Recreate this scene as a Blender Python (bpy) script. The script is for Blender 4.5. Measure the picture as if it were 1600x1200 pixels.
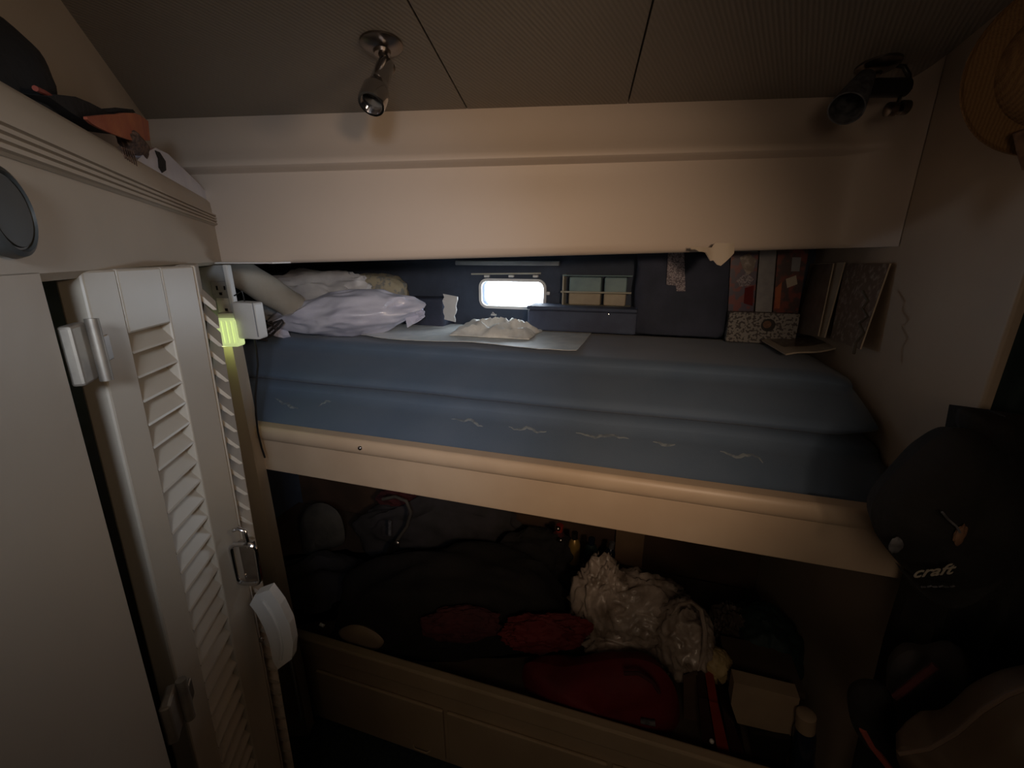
import bpy, bmesh, math, random
from mathutils import Vector, Matrix, noise
random.seed(7)
for o in list(bpy.data.objects): bpy.data.objects.remove(o)
S = bpy.context.scene; COL = S.collection
PI = math.pi
EZ = 1.82                      # eye height above the cabin sole; all z below are relative to the eye
F = 663.0; TH = math.radians(16.8); YAW = math.radians(16.7)

# ---------------------------------------------------------------- camera, world, lights, exposure
cd = bpy.data.cameras.new('camera'); cam = bpy.data.objects.new('camera', cd); COL.objects.link(cam)
cam.location = (0, 0, EZ); cam.rotation_euler = (PI/2 - TH, 0, YAW)
cd.sensor_width = 36.0; cd.lens = F/1600*36; cd.clip_start = 0.02
S.camera = cam
W = bpy.data.worlds.new('sky'); S.world = W; W.use_nodes = True
bg = W.node_tree.nodes['Background']; bg.inputs[0].default_value = (0.80, 0.90, 1.0, 1); bg.inputs[1].default_value = 20.0

def light(name, kind, loc, target, energy, color, **kw):
    l = bpy.data.lights.new(name, kind); l.energy = energy; l.color = color
    for k, v in kw.items(): setattr(l, k, v)
    o = bpy.data.objects.new(name, l); COL.objects.link(o)
    o.location = (loc[0], loc[1], loc[2]+EZ)
    d = Vector(target)-Vector(loc); o.rotation_euler = d.to_track_quat('-Z', 'Y').to_euler()
    return o
light('cabin_lamp', 'SPOT', (0.40, -0.22, 0.12), (-0.30, 1.2, -0.25), 32.0, (1.0, 0.71, 0.49), spot_size=math.radians(66), spot_blend=1.0, shadow_soft_size=0.05)
light('companionway_daylight', 'SPOT', (0.12, -0.3, 0.14), (-0.92, 1.12, -0.27), 23.0, (0.74, 0.85, 1.0), spot_size=math.radians(56), spot_blend=1.0, shadow_soft_size=0.06)
light('left_wall_fill', 'SPOT', (0.52, 0.30, 0.16), (-0.95, 0.78, 0.10), 6.0, (1.0, 0.76, 0.52), spot_size=math.radians(84), spot_blend=1.0, shadow_soft_size=0.08)  # added fill light out of view, brightens the left bulkhead and door
light('lower_berth_fill', 'AREA', (0.10, -0.6, 0.1), (0.15, 1.0, -1.0), 2.1, (1.0, 0.74, 0.52), shape='DISK', size=0.5)  # added warm fill behind the camera, lifts the dark lower berth
_p = light('porthole_daylight', 'AREA', (-0.585, 2.03, -0.170), (-0.585, 1.0, -0.170), 1.0, (1, 1, 1), shape='RECTANGLE', size=0.4, size_y=0.2)
_p.data.cycles.is_portal = True
S.view_settings.view_transform = 'Standard'; S.view_settings.look = 'None'
S.view_settings.gamma = 1.0; S.view_settings.use_curve_mapping = False
S.view_settings.exposure = 0.0

# ---------------------------------------------------------------- pixel -> place helpers
ct, st, cy, sy = math.cos(TH), math.sin(TH), math.cos(YAW), math.sin(YAW)
def ray(x, y):
    a = (x-800)/F; b = (600-y)/F; h = ct+b*st; v = -st+b*ct
    return Vector((a*cy-h*sy, a*sy+h*cy, v))
def PY(x, y, Y): r = ray(x, y); return r*(Y/r.y)
def PZ(x, y, Z): r = ray(x, y); return r*(Z/r.z)
def PX(x, y, X): r = ray(x, y); return r*(X/r.x)
def PH(x, y, h): r = ray(x, y); return r*(h/(-r.x*sy+r.y*cy))
def PP(x, y, p, ang):
    a = math.radians(ang); n = (math.cos(a), math.sin(a)); r = ray(x, y)
    return r*((n[0]*p[0]+n[1]*p[1])/(n[0]*r.x+n[1]*r.y))
def depth(p): return (-p.x*sy+p.y*cy)*ct - p.z*st
RV = Vector((cy, sy, 0)); FV = Vector((-sy, cy, 0)); UZ = Vector((0, 0, 1))

# ---------------------------------------------------------------- materials
def mat(name, col, rough=0.6, col2=None, scale=8.0, bump=0.0, bscale=60.0, metal=0.0, trans=0.0, emis=None, estr=0.0,
        alpha=1.0, sheen=0.0, detail=4.0, lo=0.4, hi=0.65, tex='noise', coat=0.0):
    m = bpy.data.materials.new(name); m.use_nodes = True; nt = m.node_tree; N = nt.nodes; L = nt.links
    b = N['Principled BSDF']
    b.inputs['Base Color'].default_value = (*col, 1); b.inputs['Roughness'].default_value = rough
    b.inputs['Metallic'].default_value = metal; b.inputs['Transmission Weight'].default_value = trans
    b.inputs['Alpha'].default_value = alpha; b.inputs['Sheen Weight'].default_value = sheen
    b.inputs['Coat Weight'].default_value = coat
    if emis: b.inputs['Emission Color'].default_value = (*emis, 1); b.inputs['Emission Strength'].default_value = estr
    tc = N.new('ShaderNodeTexCoord')
    if col2:
        if tex == 'noise': t = N.new('ShaderNodeTexNoise'); t.inputs['Detail'].default_value = detail; out = t.outputs['Fac']
        elif tex == 'voronoi': t = N.new('ShaderNodeTexVoronoi'); out = t.outputs['Distance']
        elif tex == 'wave': t = N.new('ShaderNodeTexWave'); t.inputs['Distortion'].default_value = 3; out = t.outputs['Fac']
        t.inputs['Scale'].default_value = scale; L.new(tc.outputs['Object'], t.inputs['Vector'])
        r = N.new('ShaderNodeValToRGB'); r.color_ramp.elements[0].position = lo; r.color_ramp.elements[1].position = hi
        r.color_ramp.elements[0].color = (*col, 1); r.color_ramp.elements[1].color = (*col2, 1)
        L.new(out, r.inputs[0]); L.new(r.outputs[0], b.inputs['Base Color'])
    if bump:
        t2 = N.new('ShaderNodeTexNoise'); t2.inputs['Scale'].default_value = bscale; t2.inputs['Detail'].default_value = 5
        L.new(tc.outputs['Object'], t2.inputs['Vector'])
        bp = N.new('ShaderNodeBump'); bp.inputs['Strength'].default_value = bump; bp.inputs['Distance'].default_value = 0.004
        L.new(t2.outputs['Fac'], bp.inputs['Height']); L.new(bp.outputs[0], b.inputs['Normal'])
    return m
M = {}
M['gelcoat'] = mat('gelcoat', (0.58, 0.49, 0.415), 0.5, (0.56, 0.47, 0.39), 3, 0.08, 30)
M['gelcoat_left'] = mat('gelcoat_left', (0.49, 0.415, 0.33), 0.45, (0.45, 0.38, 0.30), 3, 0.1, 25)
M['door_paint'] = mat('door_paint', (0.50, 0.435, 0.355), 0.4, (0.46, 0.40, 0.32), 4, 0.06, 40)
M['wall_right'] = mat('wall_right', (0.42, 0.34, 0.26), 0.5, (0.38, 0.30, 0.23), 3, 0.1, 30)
M['fascia'] = mat('fascia', (0.62, 0.49, 0.36), 0.42, (0.56, 0.43, 0.31), 5, 0.06, 40)
M['lower_wood'] = mat('lower_wood', (0.48, 0.37, 0.25), 0.5, (0.42, 0.32, 0.21), 5, 0.1, 40)
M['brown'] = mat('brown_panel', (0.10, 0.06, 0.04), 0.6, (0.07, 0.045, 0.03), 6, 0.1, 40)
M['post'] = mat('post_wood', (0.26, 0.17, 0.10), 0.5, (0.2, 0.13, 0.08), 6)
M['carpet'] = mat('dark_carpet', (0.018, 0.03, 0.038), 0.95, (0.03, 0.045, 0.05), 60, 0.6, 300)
M['lining'] = mat('hull_lining', (0.050, 0.066, 0.10), 0.9, (0.058, 0.076, 0.115), 20, 0.3, 200)
M['soffit'] = mat('niche_soffit', (0.35, 0.36, 0.36), 0.5, (0.28, 0.29, 0.30), 10)
M['mattress'] = None
M['chrome'] = mat('chrome', (0.62, 0.62, 0.64), 0.14, metal=1.0)
M['dark_chrome'] = mat('tarnished_metal', (0.22, 0.19, 0.17), 0.3, metal=1.0)
M['steel'] = mat('brushed_steel', (0.5, 0.46, 0.42), 0.32, (0.4, 0.36, 0.32), 20, metal=1.0)
M['hinge'] = mat('hinge_metal', (0.34, 0.30, 0.25), 0.5, (0.24, 0.21, 0.18), 30, metal=0.6)
M['white'] = mat('white_plastic', (0.72, 0.72, 0.70), 0.35, (0.66, 0.66, 0.65), 10)
M['white_bag'] = mat('white_plastic_bag', (0.74, 0.75, 0.88), 0.30, (0.60, 0.61, 0.75), 9, 0.5, 28, coat=0.3)
M['white_bag2'] = mat('grey_white_bag', (0.62, 0.61, 0.60), 0.4, (0.48, 0.47, 0.48), 12, 0.5, 30)
M['clear_bag'] = mat('clear_bag', (0.46, 0.38, 0.32), 0.35, (0.22, 0.17, 0.13), 14, 0.8, 45, coat=0.2)
M['beige'] = mat('beige_cloth', (0.50, 0.46, 0.39), 0.8, (0.44, 0.40, 0.33), 8, 0.3, 60)
M['pattern'] = mat('patterned_cloth', (0.40, 0.35, 0.24), 0.8, (0.22, 0.22, 0.2), 40, 0.3, 60, lo=.5, hi=.6)
M['sheet'] = mat('pale_sheet', (0.62, 0.65, 0.64), 0.6, (0.75, 0.76, 0.73), 14, 0.4, 50)
M['towel'] = mat('cream_towel', (0.85, 0.84, 0.78), 0.7, (0.68, 0.67, 0.62), 22, 0.6, 50)
M['navy'] = mat('navy_fabric', (0.035, 0.045, 0.075), 0.8, (0.05, 0.06, 0.10), 10, 0.4, 120)
M['navy_box'] = mat('blue_grey_box', (0.07, 0.095, 0.16), 0.75, (0.055, 0.07, 0.12), 10, 0.3, 120)
M['black'] = mat('black_fabric', (0.006, 0.005, 0.005), 0.9, (0.011, 0.009, 0.008), 12, 0.5, 90)
M['black_plastic'] = mat('black_plastic', (0.015, 0.014, 0.014), 0.35)
M['dark_cloth'] = mat('dark_clothes', (0.03, 0.028, 0.028), 0.9, (0.045, 0.04, 0.045), 8, 0.6, 40)
M['maroon'] = mat('maroon_dark_cloth', (0.07, 0.012, 0.014), 0.9, (0.04, 0.01, 0.012), 8, 0.6, 40)
M['red'] = mat('red_cloth', (0.16, 0.006, 0.010), 0.75, (0.10, 0.004, 0.006), 7, 0.7, 30)
M['red2'] = mat('bright_red_cloth', (0.13, 0.008, 0.008), 0.8, (0.07, 0.004, 0.005), 7, 0.6, 30)
M['teal'] = mat('teal_dark_cloth', (0.012, 0.026, 0.028), 0.85, (0.02, 0.036, 0.036), 7, 0.5, 40)
M['green'] = mat('green_black_cloth', (0.012, 0.035, 0.032), 0.7, (0.008, 0.018, 0.018), 7, 0.5, 40)
M['orange'] = mat('orange_webbing', (0.52, 0.17, 0.07), 0.7, (0.40, 0.10, 0.05), 14, 0.4, 200)
M['redstrap'] = mat('red_brown_strap', (0.28, 0.06, 0.04), 0.8)
M['weave'] = mat('dark_weave', (0.06, 0.035, 0.025), 0.8, (0.16, 0.09, 0.06), 160, 0.8, 300)
M['straw'] = mat('straw', (0.27, 0.15, 0.055), 0.8, (0.21, 0.11, 0.04), 60, 0.8, 200, tex='wave')
M['yellow'] = mat('pale_yellow', (0.50, 0.38, 0.18), 0.6, (0.36, 0.26, 0.12), 20, 0.3, 40)
M['grey_dark'] = mat('grey_plastic', (0.045, 0.048, 0.045), 0.55, (0.038, 0.04, 0.038), 20)
M['grey_mid'] = mat('grey_rim', (0.05, 0.052, 0.05), 0.35)
M['glow'] = mat('night_light_diffuser', (0.7, 0.8, 0.35), 0.4, emis=(0.70, 0.85, 0.36), estr=0.62)
M['teal_bin'] = mat('teal_bin', (0.22, 0.34, 0.37), 0.5, (0.18, 0.28, 0.32), 20)
M['tan_bin'] = mat('tan_bin', (0.42, 0.38, 0.29), 0.5, (0.36, 0.32, 0.25), 20)
M['rail'] = mat('pale_rail', (0.45, 0.45, 0.38), 0.4)
M['label'] = mat('printed_tag', (0.42, 0.38, 0.42), 0.7, (0.14, 0.12, 0.14), 260, lo=.45, hi=.55)
M['doodle'] = mat('doodle_card', (0.30, 0.285, 0.27), 0.8, (0.09, 0.08, 0.08), 110, detail=1.5, lo=.50, hi=.56)
M['comic1'] = mat('red_purple_print', (0.17, 0.025, 0.03), 0.4, (0.06, 0.04, 0.08), 30, detail=1, lo=.45, hi=.52)
M['comic2'] = mat('dark_red_print', (0.18, 0.03, 0.02), 0.4, (0.05, 0.02, 0.02), 34, detail=1, lo=.42, hi=.55)
M['paper_grey'] = mat('grey_spine', (0.30, 0.30, 0.31), 0.5, (0.24, 0.24, 0.26), 30)
M['mag_brown'] = mat('brown_magazine_print', (0.14, 0.10, 0.075), 0.35, (0.22, 0.17, 0.135), 22, detail=6)
M['mag_photo'] = mat('magazine_photo_print', (0.13, 0.09, 0.065), 0.3, (0.34, 0.29, 0.25), 60, detail=6, lo=.5, hi=.7)
M['page'] = mat('paper_pages', (0.55, 0.47, 0.37), 0.6)
M['grey_shoe'] = mat('grey_felt', (0.085, 0.075, 0.06), 0.8, (0.055, 0.048, 0.042), 12, 0.4, 60)
M['card'] = mat('tan_card_box', (0.36, 0.27, 0.18), 0.7, (0.30, 0.22, 0.15), 9, 0.2, 40)
M['crate'] = mat('dark_crate', (0.06, 0.042, 0.03), 0.6, (0.08, 0.055, 0.04), 9)
M['red_book'] = mat('red_cover', (0.30, 0.035, 0.02), 0.4, (0.22, 0.025, 0.015), 12)
M['dark_book'] = mat('dark_cover', (0.035, 0.012, 0.012), 0.4)
M['navy_bottle'] = mat('navy_bottle', (0.012, 0.018, 0.035), 0.25)
M['brown_leather'] = mat('brown_vinyl', (0.055, 0.034, 0.016), 0.6, (0.048, 0.03, 0.014), 5, 0.2, 40)
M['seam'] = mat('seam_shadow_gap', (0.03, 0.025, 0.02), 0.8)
M['glass_pane'] = mat('porthole_glass', (0.9, 0.95, 1), 0.05, alpha=0.12)
M['stitch'] = mat('pale_embroidery', (0.30, 0.27, 0.22), 0.7)
M['patch_brown'] = mat('brown_patch', (0.22, 0.12, 0.07), 0.7, (0.12, 0.06, 0.04), 60)
M['patch_grey'] = mat('grey_patch', (0.13, 0.13, 0.14), 0.7, (0.05, 0.05, 0.055), 60)
M['gold'] = mat('gold_foil', (0.35, 0.22, 0.06), 0.35, metal=0.4)

def mat_mattress():
    m = bpy.data.materials.new('slate_blue_cover'); m.use_nodes = True; nt = m.node_tree; N = nt.nodes; L = nt.links
    b = N['Principled BSDF']; b.inputs['Roughness'].default_value = 0.85; b.inputs['Sheen Weight'].default_value = 0.15
    tc = N.new('ShaderNodeTexCoord')
    n1 = N.new('ShaderNodeTexNoise'); n1.inputs['Scale'].default_value = 5; n1.inputs['Detail'].default_value = 5
    L.new(tc.outputs['Object'], n1.inputs['Vector'])
    r = N.new('ShaderNodeValToRGB'); r.color_ramp.elements[0].color = (0.095, 0.145, 0.225, 1); r.color_ramp.elements[1].color = (0.12, 0.17, 0.25, 1)
    r.color_ramp.elements[0].position = .35; r.color_ramp.elements[1].position = .7
    L.new(n1.outputs['Fac'], r.inputs[0]); L.new(r.outputs[0], b.inputs['Base Color'])
    n2 = N.new('ShaderNodeTexNoise'); n2.inputs['Scale'].default_value = 350; L.new(tc.outputs['Object'], n2.inputs['Vector'])
    bp = N.new('ShaderNodeBump'); bp.inputs['Strength'].default_value = 0.3; bp.inputs['Distance'].default_value = 0.002
    L.new(n2.outputs['Fac'], bp.inputs['Height']); L.new(bp.outputs[0], b.inputs['Normal'])
    return m
M['mattress'] = mat_mattress()
M['salt'] = mat('salt_stain', (0.26, 0.31, 0.35), 0.9, (0.15, 0.19, 0.24), 60, lo=.45, hi=.6)

def mat_ceiling():
    m = bpy.data.materials.new('ribbed_vinyl'); m.use_nodes = True; nt = m.node_tree; N = nt.nodes; L = nt.links
    b = N['Principled BSDF']; b.inputs['Roughness'].default_value = 0.6
    tc = N.new('ShaderNodeTexCoord'); mp = N.new('ShaderNodeMapping')
    mp.inputs['Rotation'].default_value = (0, 0, math.radians(17)); L.new(tc.outputs['Object'], mp.inputs['Vector'])
    w = N.new('ShaderNodeTexWave'); w.inputs['Scale'].default_value = 34; w.inputs['Distortion'].default_value = 0.8; w.inputs['Detail'].default_value = 2
    L.new(mp.outputs[0], w.inputs['Vector'])
    r = N.new('ShaderNodeValToRGB'); r.color_ramp.elements[0].color = (0.25, 0.22, 0.185, 1); r.color_ramp.elements[1].color = (0.29, 0.255, 0.215, 1)
    L.new(w.outputs['Fac'], r.inputs[0]); L.new(r.outputs[0], b.inputs['Base Color'])
    bp = N.new('ShaderNodeBump'); bp.inputs['Strength'].default_value = 0.35; bp.inputs['Distance'].default_value = 0.002
    L.new(w.outputs['Fac'], bp.inputs['Height']); L.new(bp.outputs[0], b.inputs['Normal'])
    return m
M['ceiling'] = mat_ceiling()

# ---------------------------------------------------------------- mesh builders (each returns (verts, faces))
def V(p): return Vector(p)
def box(c, s, ax=None, bev=0.0):
    """box by centre, full sizes and optional axes (x,y,z vectors)"""
    bm = bmesh.new(); bmesh.ops.create_cube(bm, size=1.0)
    for v in bm.verts: v.co = Vector((v.co.x*s[0], v.co.y*s[1], v.co.z*s[2]))
    if bev: bmesh.ops.bevel(bm, geom=bm.edges[:], offset=bev, segments=2, profile=0.5, affect='EDGES')
    c = V(c)
    if ax is None: ax = (Vector((1, 0, 0)), Vector((0, 1, 0)), UZ)
    for v in bm.verts: v.co = c + ax[0]*v.co.x + ax[1]*v.co.y + ax[2]*v.co.z
    return fin(bm)
def fin(bm):
    bmesh.ops.recalc_face_normals(bm, faces=bm.faces[:])
    bm.verts.index_update(); r = ([v.co.copy() for v in bm.verts], [[v.index for v in f.verts] for f in bm.faces]); bm.free(); return r
def box2(x0, x1, y0, y1, z0, z1, bev=0.0): return box(((x0+x1)/2, (y0+y1)/2, (z0+z1)/2), (x1-x0, y1-y0, z1-z0), None, bev)
def join(*ms):
    v = []; f = []
    for a, b in ms:
        n = len(v); v += a; f += [[i+n for i in q] for q in b]
    return v, f
def tube(pts, r, n=10, closed=False, caps=True):
    pts = [V(p) for p in pts]; k = len(pts); rr = r if isinstance(r, (list, tuple)) else [r]*k
    v = []; f = []; up = None
    for i, p in enumerate(pts):
        a = pts[(i-1) % k] if (closed or i > 0) else p; b = pts[(i+1) % k] if (closed or i < k-1) else p
        t = (b-a).normalized()
        if up is None:
            up = Vector((0, 0, 1)) if abs(t.z) < 0.9 else Vector((1, 0, 0))
        sd = t.cross(up)
        if sd.length < 1e-5: sd = t.orthogonal()
        sd.normalize(); up = sd.cross(t).normalized()
        for j in range(n):
            q = 2*PI*j/n; v.append(p + sd*math.cos(q)*rr[i] + up*math.sin(q)*rr[i])
    for i in range(k if closed else k-1):
        for j in range(n):
            a = i*n+j; b = i*n+(j+1) % n; c = ((i+1) % k)*n+(j+1) % n; d = ((i+1) % k)*n+j; f.append([a, b, c, d])
    if caps and not closed: f.append(list(range(n))[::-1]); f.append([(k-1)*n+j for j in range(n)])
    return v, f
def lathe(prof, c, axis=UZ, n=28):
    """prof: list of (radius, height along axis)"""
    axis = V(axis).normalized(); a = axis.orthogonal().normalized(); b = axis.cross(a); c = V(c); v = []; f = []
    for r, h in prof:
        for j in range(n):
            q = 2*PI*j/n; v.append(c + axis*h + (a*math.cos(q)+b*math.sin(q))*max(r, 1e-4))
    for i in range(len(prof)-1):
        for j in range(n): f.append([i*n+j, i*n+(j+1) % n, (i+1)*n+(j+1) % n, (i+1)*n+j])
    f.append(list(range(n))[::-1]); f.append([(len(prof)-1)*n+j for j in range(n)])
    return v, f
def grid(rows, thick=0.0, tdir=None):
    """rows of points -> surface; thick>0 makes a closed slab along tdir (or the local normal)"""
    R = len(rows); C = len(rows[0]); v = [V(p) for r in rows for p in r]; f = []
    for i in range(R-1):
        for j in range(C-1): f.append([i*C+j, i*C+j+1, (i+1)*C+j+1, (i+1)*C+j])
    if thick:
        n = len(v); w = []
        for i in range(R):
            for j in range(C):
                if tdir is not None: d = V(tdir)
                else:
                    a = v[i*C+min(j+1, C-1)]-v[i*C+max(j-1, 0)]; b = v[min(i+1, R-1)*C+j]-v[max(i-1, 0)*C+j]; d = a.cross(b).normalized()
                w.append(v[i*C+j]+d*thick)
        v += w; f += [[q+n for q in g][::-1] for g in f[:]]
        bd = [j for j in range(C)]+[i*C+C-1 for i in range(1, R)]+[(R-1)*C+j for j in range(C-2, -1, -1)]+[i*C for i in range(R-2, 0, -1)]
        for k in range(len(bd)): a = bd[k]; b = bd[(k+1) % len(bd)]; f.append([b, a, a+n, b+n])
    return v, f
def blob(c, rad, seed=0, amp=0.12, freq=2.2, crease=0.0, cfreq=4.0, ax=None, sq=1.0, flat=None, sub=4, warp=None):
    """rounded soft body; sq<1 boxier; crease adds folded ridges; flat clips the underside"""
    bm = bmesh.new(); bmesh.ops.create_icosphere(bm, subdivisions=sub, radius=1.0); c = V(c); off = Vector((seed*3.7, seed*1.3, seed*7.1))
    if ax is None: ax = (Vector((1, 0, 0)), Vector((0, 1, 0)), UZ)
    for v in bm.verts:
        p = v.co.copy()
        if sq != 1: p = Vector([math.copysign(abs(t)**sq, t) for t in p]); 
        k = 1 + amp*noise.noise(p*freq+off)*2
        if warp:
            w_ = p + Vector((noise.noise(p*1.7+off), noise.noise(p*1.7-off), noise.noise(p*1.9+off*3)))*0.7
            w_ = Vector((w_.x*warp[0], w_.y*warp[1], w_.z*warp[2]))
            a1 = 1-abs(noise.noise(w_*cfreq+off))*2.2; a2 = 1-abs(noise.noise(w_*cfreq*2.1-off))*2.2
            k += crease*(max(a1, 0)**2-0.4) + crease*0.45*(max(a2, 0)**2-0.4)
        elif crease: k += crease*(0.5-abs(noise.noise(p*cfreq+off*2))*2) + crease*0.5*(0.5-abs(noise.noise(p*cfreq*2.3+off))*2)
        p = p*k; q = c + ax[0]*p.x*rad[0] + ax[1]*p.y*rad[1] + ax[2]*p.z*rad[2]
        if flat is not None and q.z < flat: q.z = flat + 0.06*(q.z-flat)*0
        v.co = q
    return fin(bm)
def prism(poly, d):
    """closed polygon (3-D points) extruded by vector d"""
    n = len(poly); v = [V(p) for p in poly]+[V(p)+V(d) for p in poly]
    return v, [list(range(n))[::-1], list(range(n, 2*n))]+[[i, (i+1) % n, n+(i+1) % n, n+i] for i in range(n)]
def rrect(cx, cz, w, h, r, n=6):
    out = []
    for k, (sx, sz) in enumerate(((1, 1), (-1, 1), (-1, -1), (1, -1))):
        for i in range(n+1):
            a = PI/2*k+PI/2*i/n; out.append((cx+sx*(w/2-r)+r*math.cos(a), cz+sz*(h/2-r)+r*math.sin(a)))
    return out

def obj(name, g, m, parent=None, smooth=False, label=None, cat=None, group=None, kind=None, bev=0.0):
    v, f = g
    if parent is None:
        xs = [p.x for p in v]; ys = [p.y for p in v]; zs = [p.z for p in v]
        o0 = Vector(((min(xs)+max(xs))/2, (min(ys)+max(ys))/2, min(zs)))
    else: o0 = Vector(parent['_o'])
    me = bpy.data.meshes.new(name); me.from_pydata([tuple(p-o0) for p in v], [], f); me.update()
    bm = bmesh.new(); bm.from_mesh(me); bmesh.ops.recalc_face_normals(bm, faces=bm.faces[:]); bm.to_mesh(me); bm.free()
    if smooth:
        for p in me.polygons: p.use_smooth = True
        if smooth != 'all':
            me.set_sharp_from_angle(angle=math.radians(42))
            ar = sorted(p.area for p in me.polygons)
            if len(ar) <= 64 and ar[-1] > 6*ar[len(ar)//2]:
                for p in me.polygons:
                    if p.area > 3*ar[len(ar)//2]: p.use_smooth = False
    if isinstance(m, str): m = M[m]
    me.materials.append(m)
    o = bpy.data.objects.new(name, me); COL.objects.link(o)
    if parent is None: o.location = (o0.x, o0.y, o0.z+EZ)
    else: o.parent = parent
    o['_o'] = tuple(o0)
    if label: o['label'] = label
    if cat: o['category'] = cat
    if group: o['group'] = group
    if kind: o['kind'] = kind
    return o
def thing(name, loc, label=None, cat=None, group=None, kind=None):
    o = bpy.data.objects.new(name, None); COL.objects.link(o); o.empty_display_size = 0.05
    o.location = (loc[0], loc[1], loc[2]+EZ); o['_o'] = tuple(loc)
    if label: o['label'] = label
    if cat: o['category'] = cat
    if group: o['group'] = group
    if kind: o['kind'] = kind
    return o
def text_mesh(s, origin, ux, uy, size, ext=0.001, shear=0.25):
    cu = bpy.data.curves.new('t', 'FONT'); cu.body = s; cu.size = size; cu.extrude = ext; cu.shear = shear; cu.resolution_u = 3; cu.offset = size*0.012
    o = bpy.data.objects.new('t', cu); COL.objects.link(o); bpy.context.view_layer.update()
    me = o.evaluated_get(bpy.context.evaluated_depsgraph_get()).to_mesh()
    ux = V(ux).normalized(); uy = V(uy).normalized(); uz = ux.cross(uy)
    v = [V(origin)+ux*p.co.x+uy*p.co.y+uz*p.co.z for p in me.vertices]; f = [list(p.vertices) for p in me.polygons]
    o.to_mesh_clear(); bpy.data.objects.remove(o); return v, f
ST = dict(kind='structure')

# ================================================================ THE SETTING
FL = -EZ
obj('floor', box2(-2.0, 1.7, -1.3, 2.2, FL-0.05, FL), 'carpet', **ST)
obj('wall_rear', box2(-2.0, 1.7, -1.35, -1.3, FL, 0.8), 'gelcoat_left', **ST)
obj('wall_starboard', box2(1.7, 1.75, -1.35, 2.06, FL, 0.8), 'teal', **ST)
obj('wall_forward', box2(0.64, 1.72, 1.45, 1.5, FL, 0.8), 'teal', **ST)
obj('wall_inboard', box2(-2.05, 1.75, 1.992, 2.06, FL, -0.77), 'teal', **ST)
obj('wall_upper_hull', box2(-2.05, 1.75, 1.992, 2.06, 0.03, 0.8), 'teal', **ST)
obj('wall_deckhead', box2(-2.05, 1.75, -1.35, 2.06, 0.78, 0.8), 'teal', **ST)
obj('wall_port', box2(-2.05, -2.0, -1.35, 2.06, FL, 0.8), 'gelcoat_left', **ST)

# ceiling: three ribbed vinyl panels on a sloping deckhead
P0 = PH(800, 168, 1.33); e1 = (PH(1330, 155, 1.33)-PH(560, 180, 1.33)).normalized(); e2 = -ray(902, 481).normalized()
nC = e1.cross(e2).normalized()
if nC.z < 0: nC = -nC
def onC(x, y, lift=0.0):
    r = ray(x, y); return r*((P0.dot(nC)+lift)/r.dot(nC))
j1 = (PH(730, 165, 1.33)-P0).dot(e1); j2 = (PH(981, 158, 1.33)-P0).dot(e1)
ceil = thing('ceiling', P0, kind='structure')
def cpan(a, b, l0=-0.25, l1=2.9):
    g = 0.0022; rows = []
    pts = [P0+e1*(a+g)+e2*l0, P0+e1*(b-g)+e2*l0, P0+e1*(b-g)+e2*l1, P0+e1*(a+g)+e2*l1]
    return prism(pts, nC*0.012)
for a, b in ((j1-0.42*3.6, j1), (j1, j2), (j2, 2.4)): obj('ceiling_panel', cpan(a, b), 'ceiling', ceil)
obj('backing', prism([P0+e1*-2.2+e2*-0.6+nC*0.013, P0+e1*2.5+e2*-0.6+nC*0.013, P0+e1*2.5+e2*3.0+nC*0.013, P0+e1*-2.2+e2*3.0+nC*0.013], nC*0.03), 'seam', ceil)

# upper bulkhead over the berth, with a moulded crown, turning by a fillet into the right bulkhead
def lipz(X): return -0.004+0.027*(X+0.4)
prof = [(0.52, 0.0), (0.40, 0.0), (0.345, 0.002), (0.315, 0.008), (0.295, 0.018), (0.28, 0.028), (0.270, 0.033), (0.262, 0.032), (0.256, 0.024), (0.252, 0.008),
        (0.248, 0.001), (0.232, -0.001), (0.215, -0.002), (0.19, 0.0), (0.12, 0.002), (0.06, 0.0), (0.03, 0.0), (0.012, -0.001), (0.004, -0.006), (0.0, -0.014), (0.001, -0.04)]
path = []
for i in range(26):
    x = 230+ (1290-230)*i/25; p = PH(x, 300, 1.33); path.append((p.x, p.y, 1.0))
p0 = Vector((path[-1][0], path[-1][1])); corner = Vector((0.618, 1.573)); p2 = Vector((0.6205, 1.38))
for i in range(1, 11):
    t = i/10; q = p0*(1-t)**2+corner*2*t*(1-t)+p2*t*t; path.append((q.x, q.y, 1-t**0.7))
rows = []
for x, y, k in path:
    rows.append([Vector((x+sy*d*k, y-cy*d*k, z+lipz(min(x, 0.6)))) for z, d in prof])
obj('wall_upper', grid(rows), 'gelcoat', smooth=True, **ST)
# soffit of the berth recess, following the lip
srows = []
for x, y, k in path[:-3]:
    srows.append([Vector((x+t*0.02-sy*0.03, y+0.03+(1.99-y-0.03)*t, lipz(x)+0.006+0.006*t)) for t in (0, 0.5, 1)])
srows = [[p+Vector((-0.9, 0, -0.01)) for p in srows[0]]]+srows
obj('trim_9', grid(srows, 0.012, UZ), 'soffit', **ST)
obj('trim_1', box2(-0.86, -0.36, 1.925, 1.95, -0.042, -0.022, 0.004), 'soffit', smooth=True, **ST)

# right bulkhead: berth end wall with a rounded free edge beside the doorway
def roundwall(x0, x1, y0, y1, z0, z1, r):
    poly = [(x0, y1), (x1, y1), (x1, y0)]
    for i in range(7): a = -PI/2-PI/2*i/6; poly.append((x0+r+r*math.cos(a), y0+r+r*math.sin(a)))
    return prism([(x, y, z0) for x, y in poly], (0, 0, z1-z0))
obj('wall_right', roundwall(0.622, 0.638, 0.965, 2.02, FL, 0.56, 0.006), 'wall_right', smooth=True, **ST)

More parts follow.
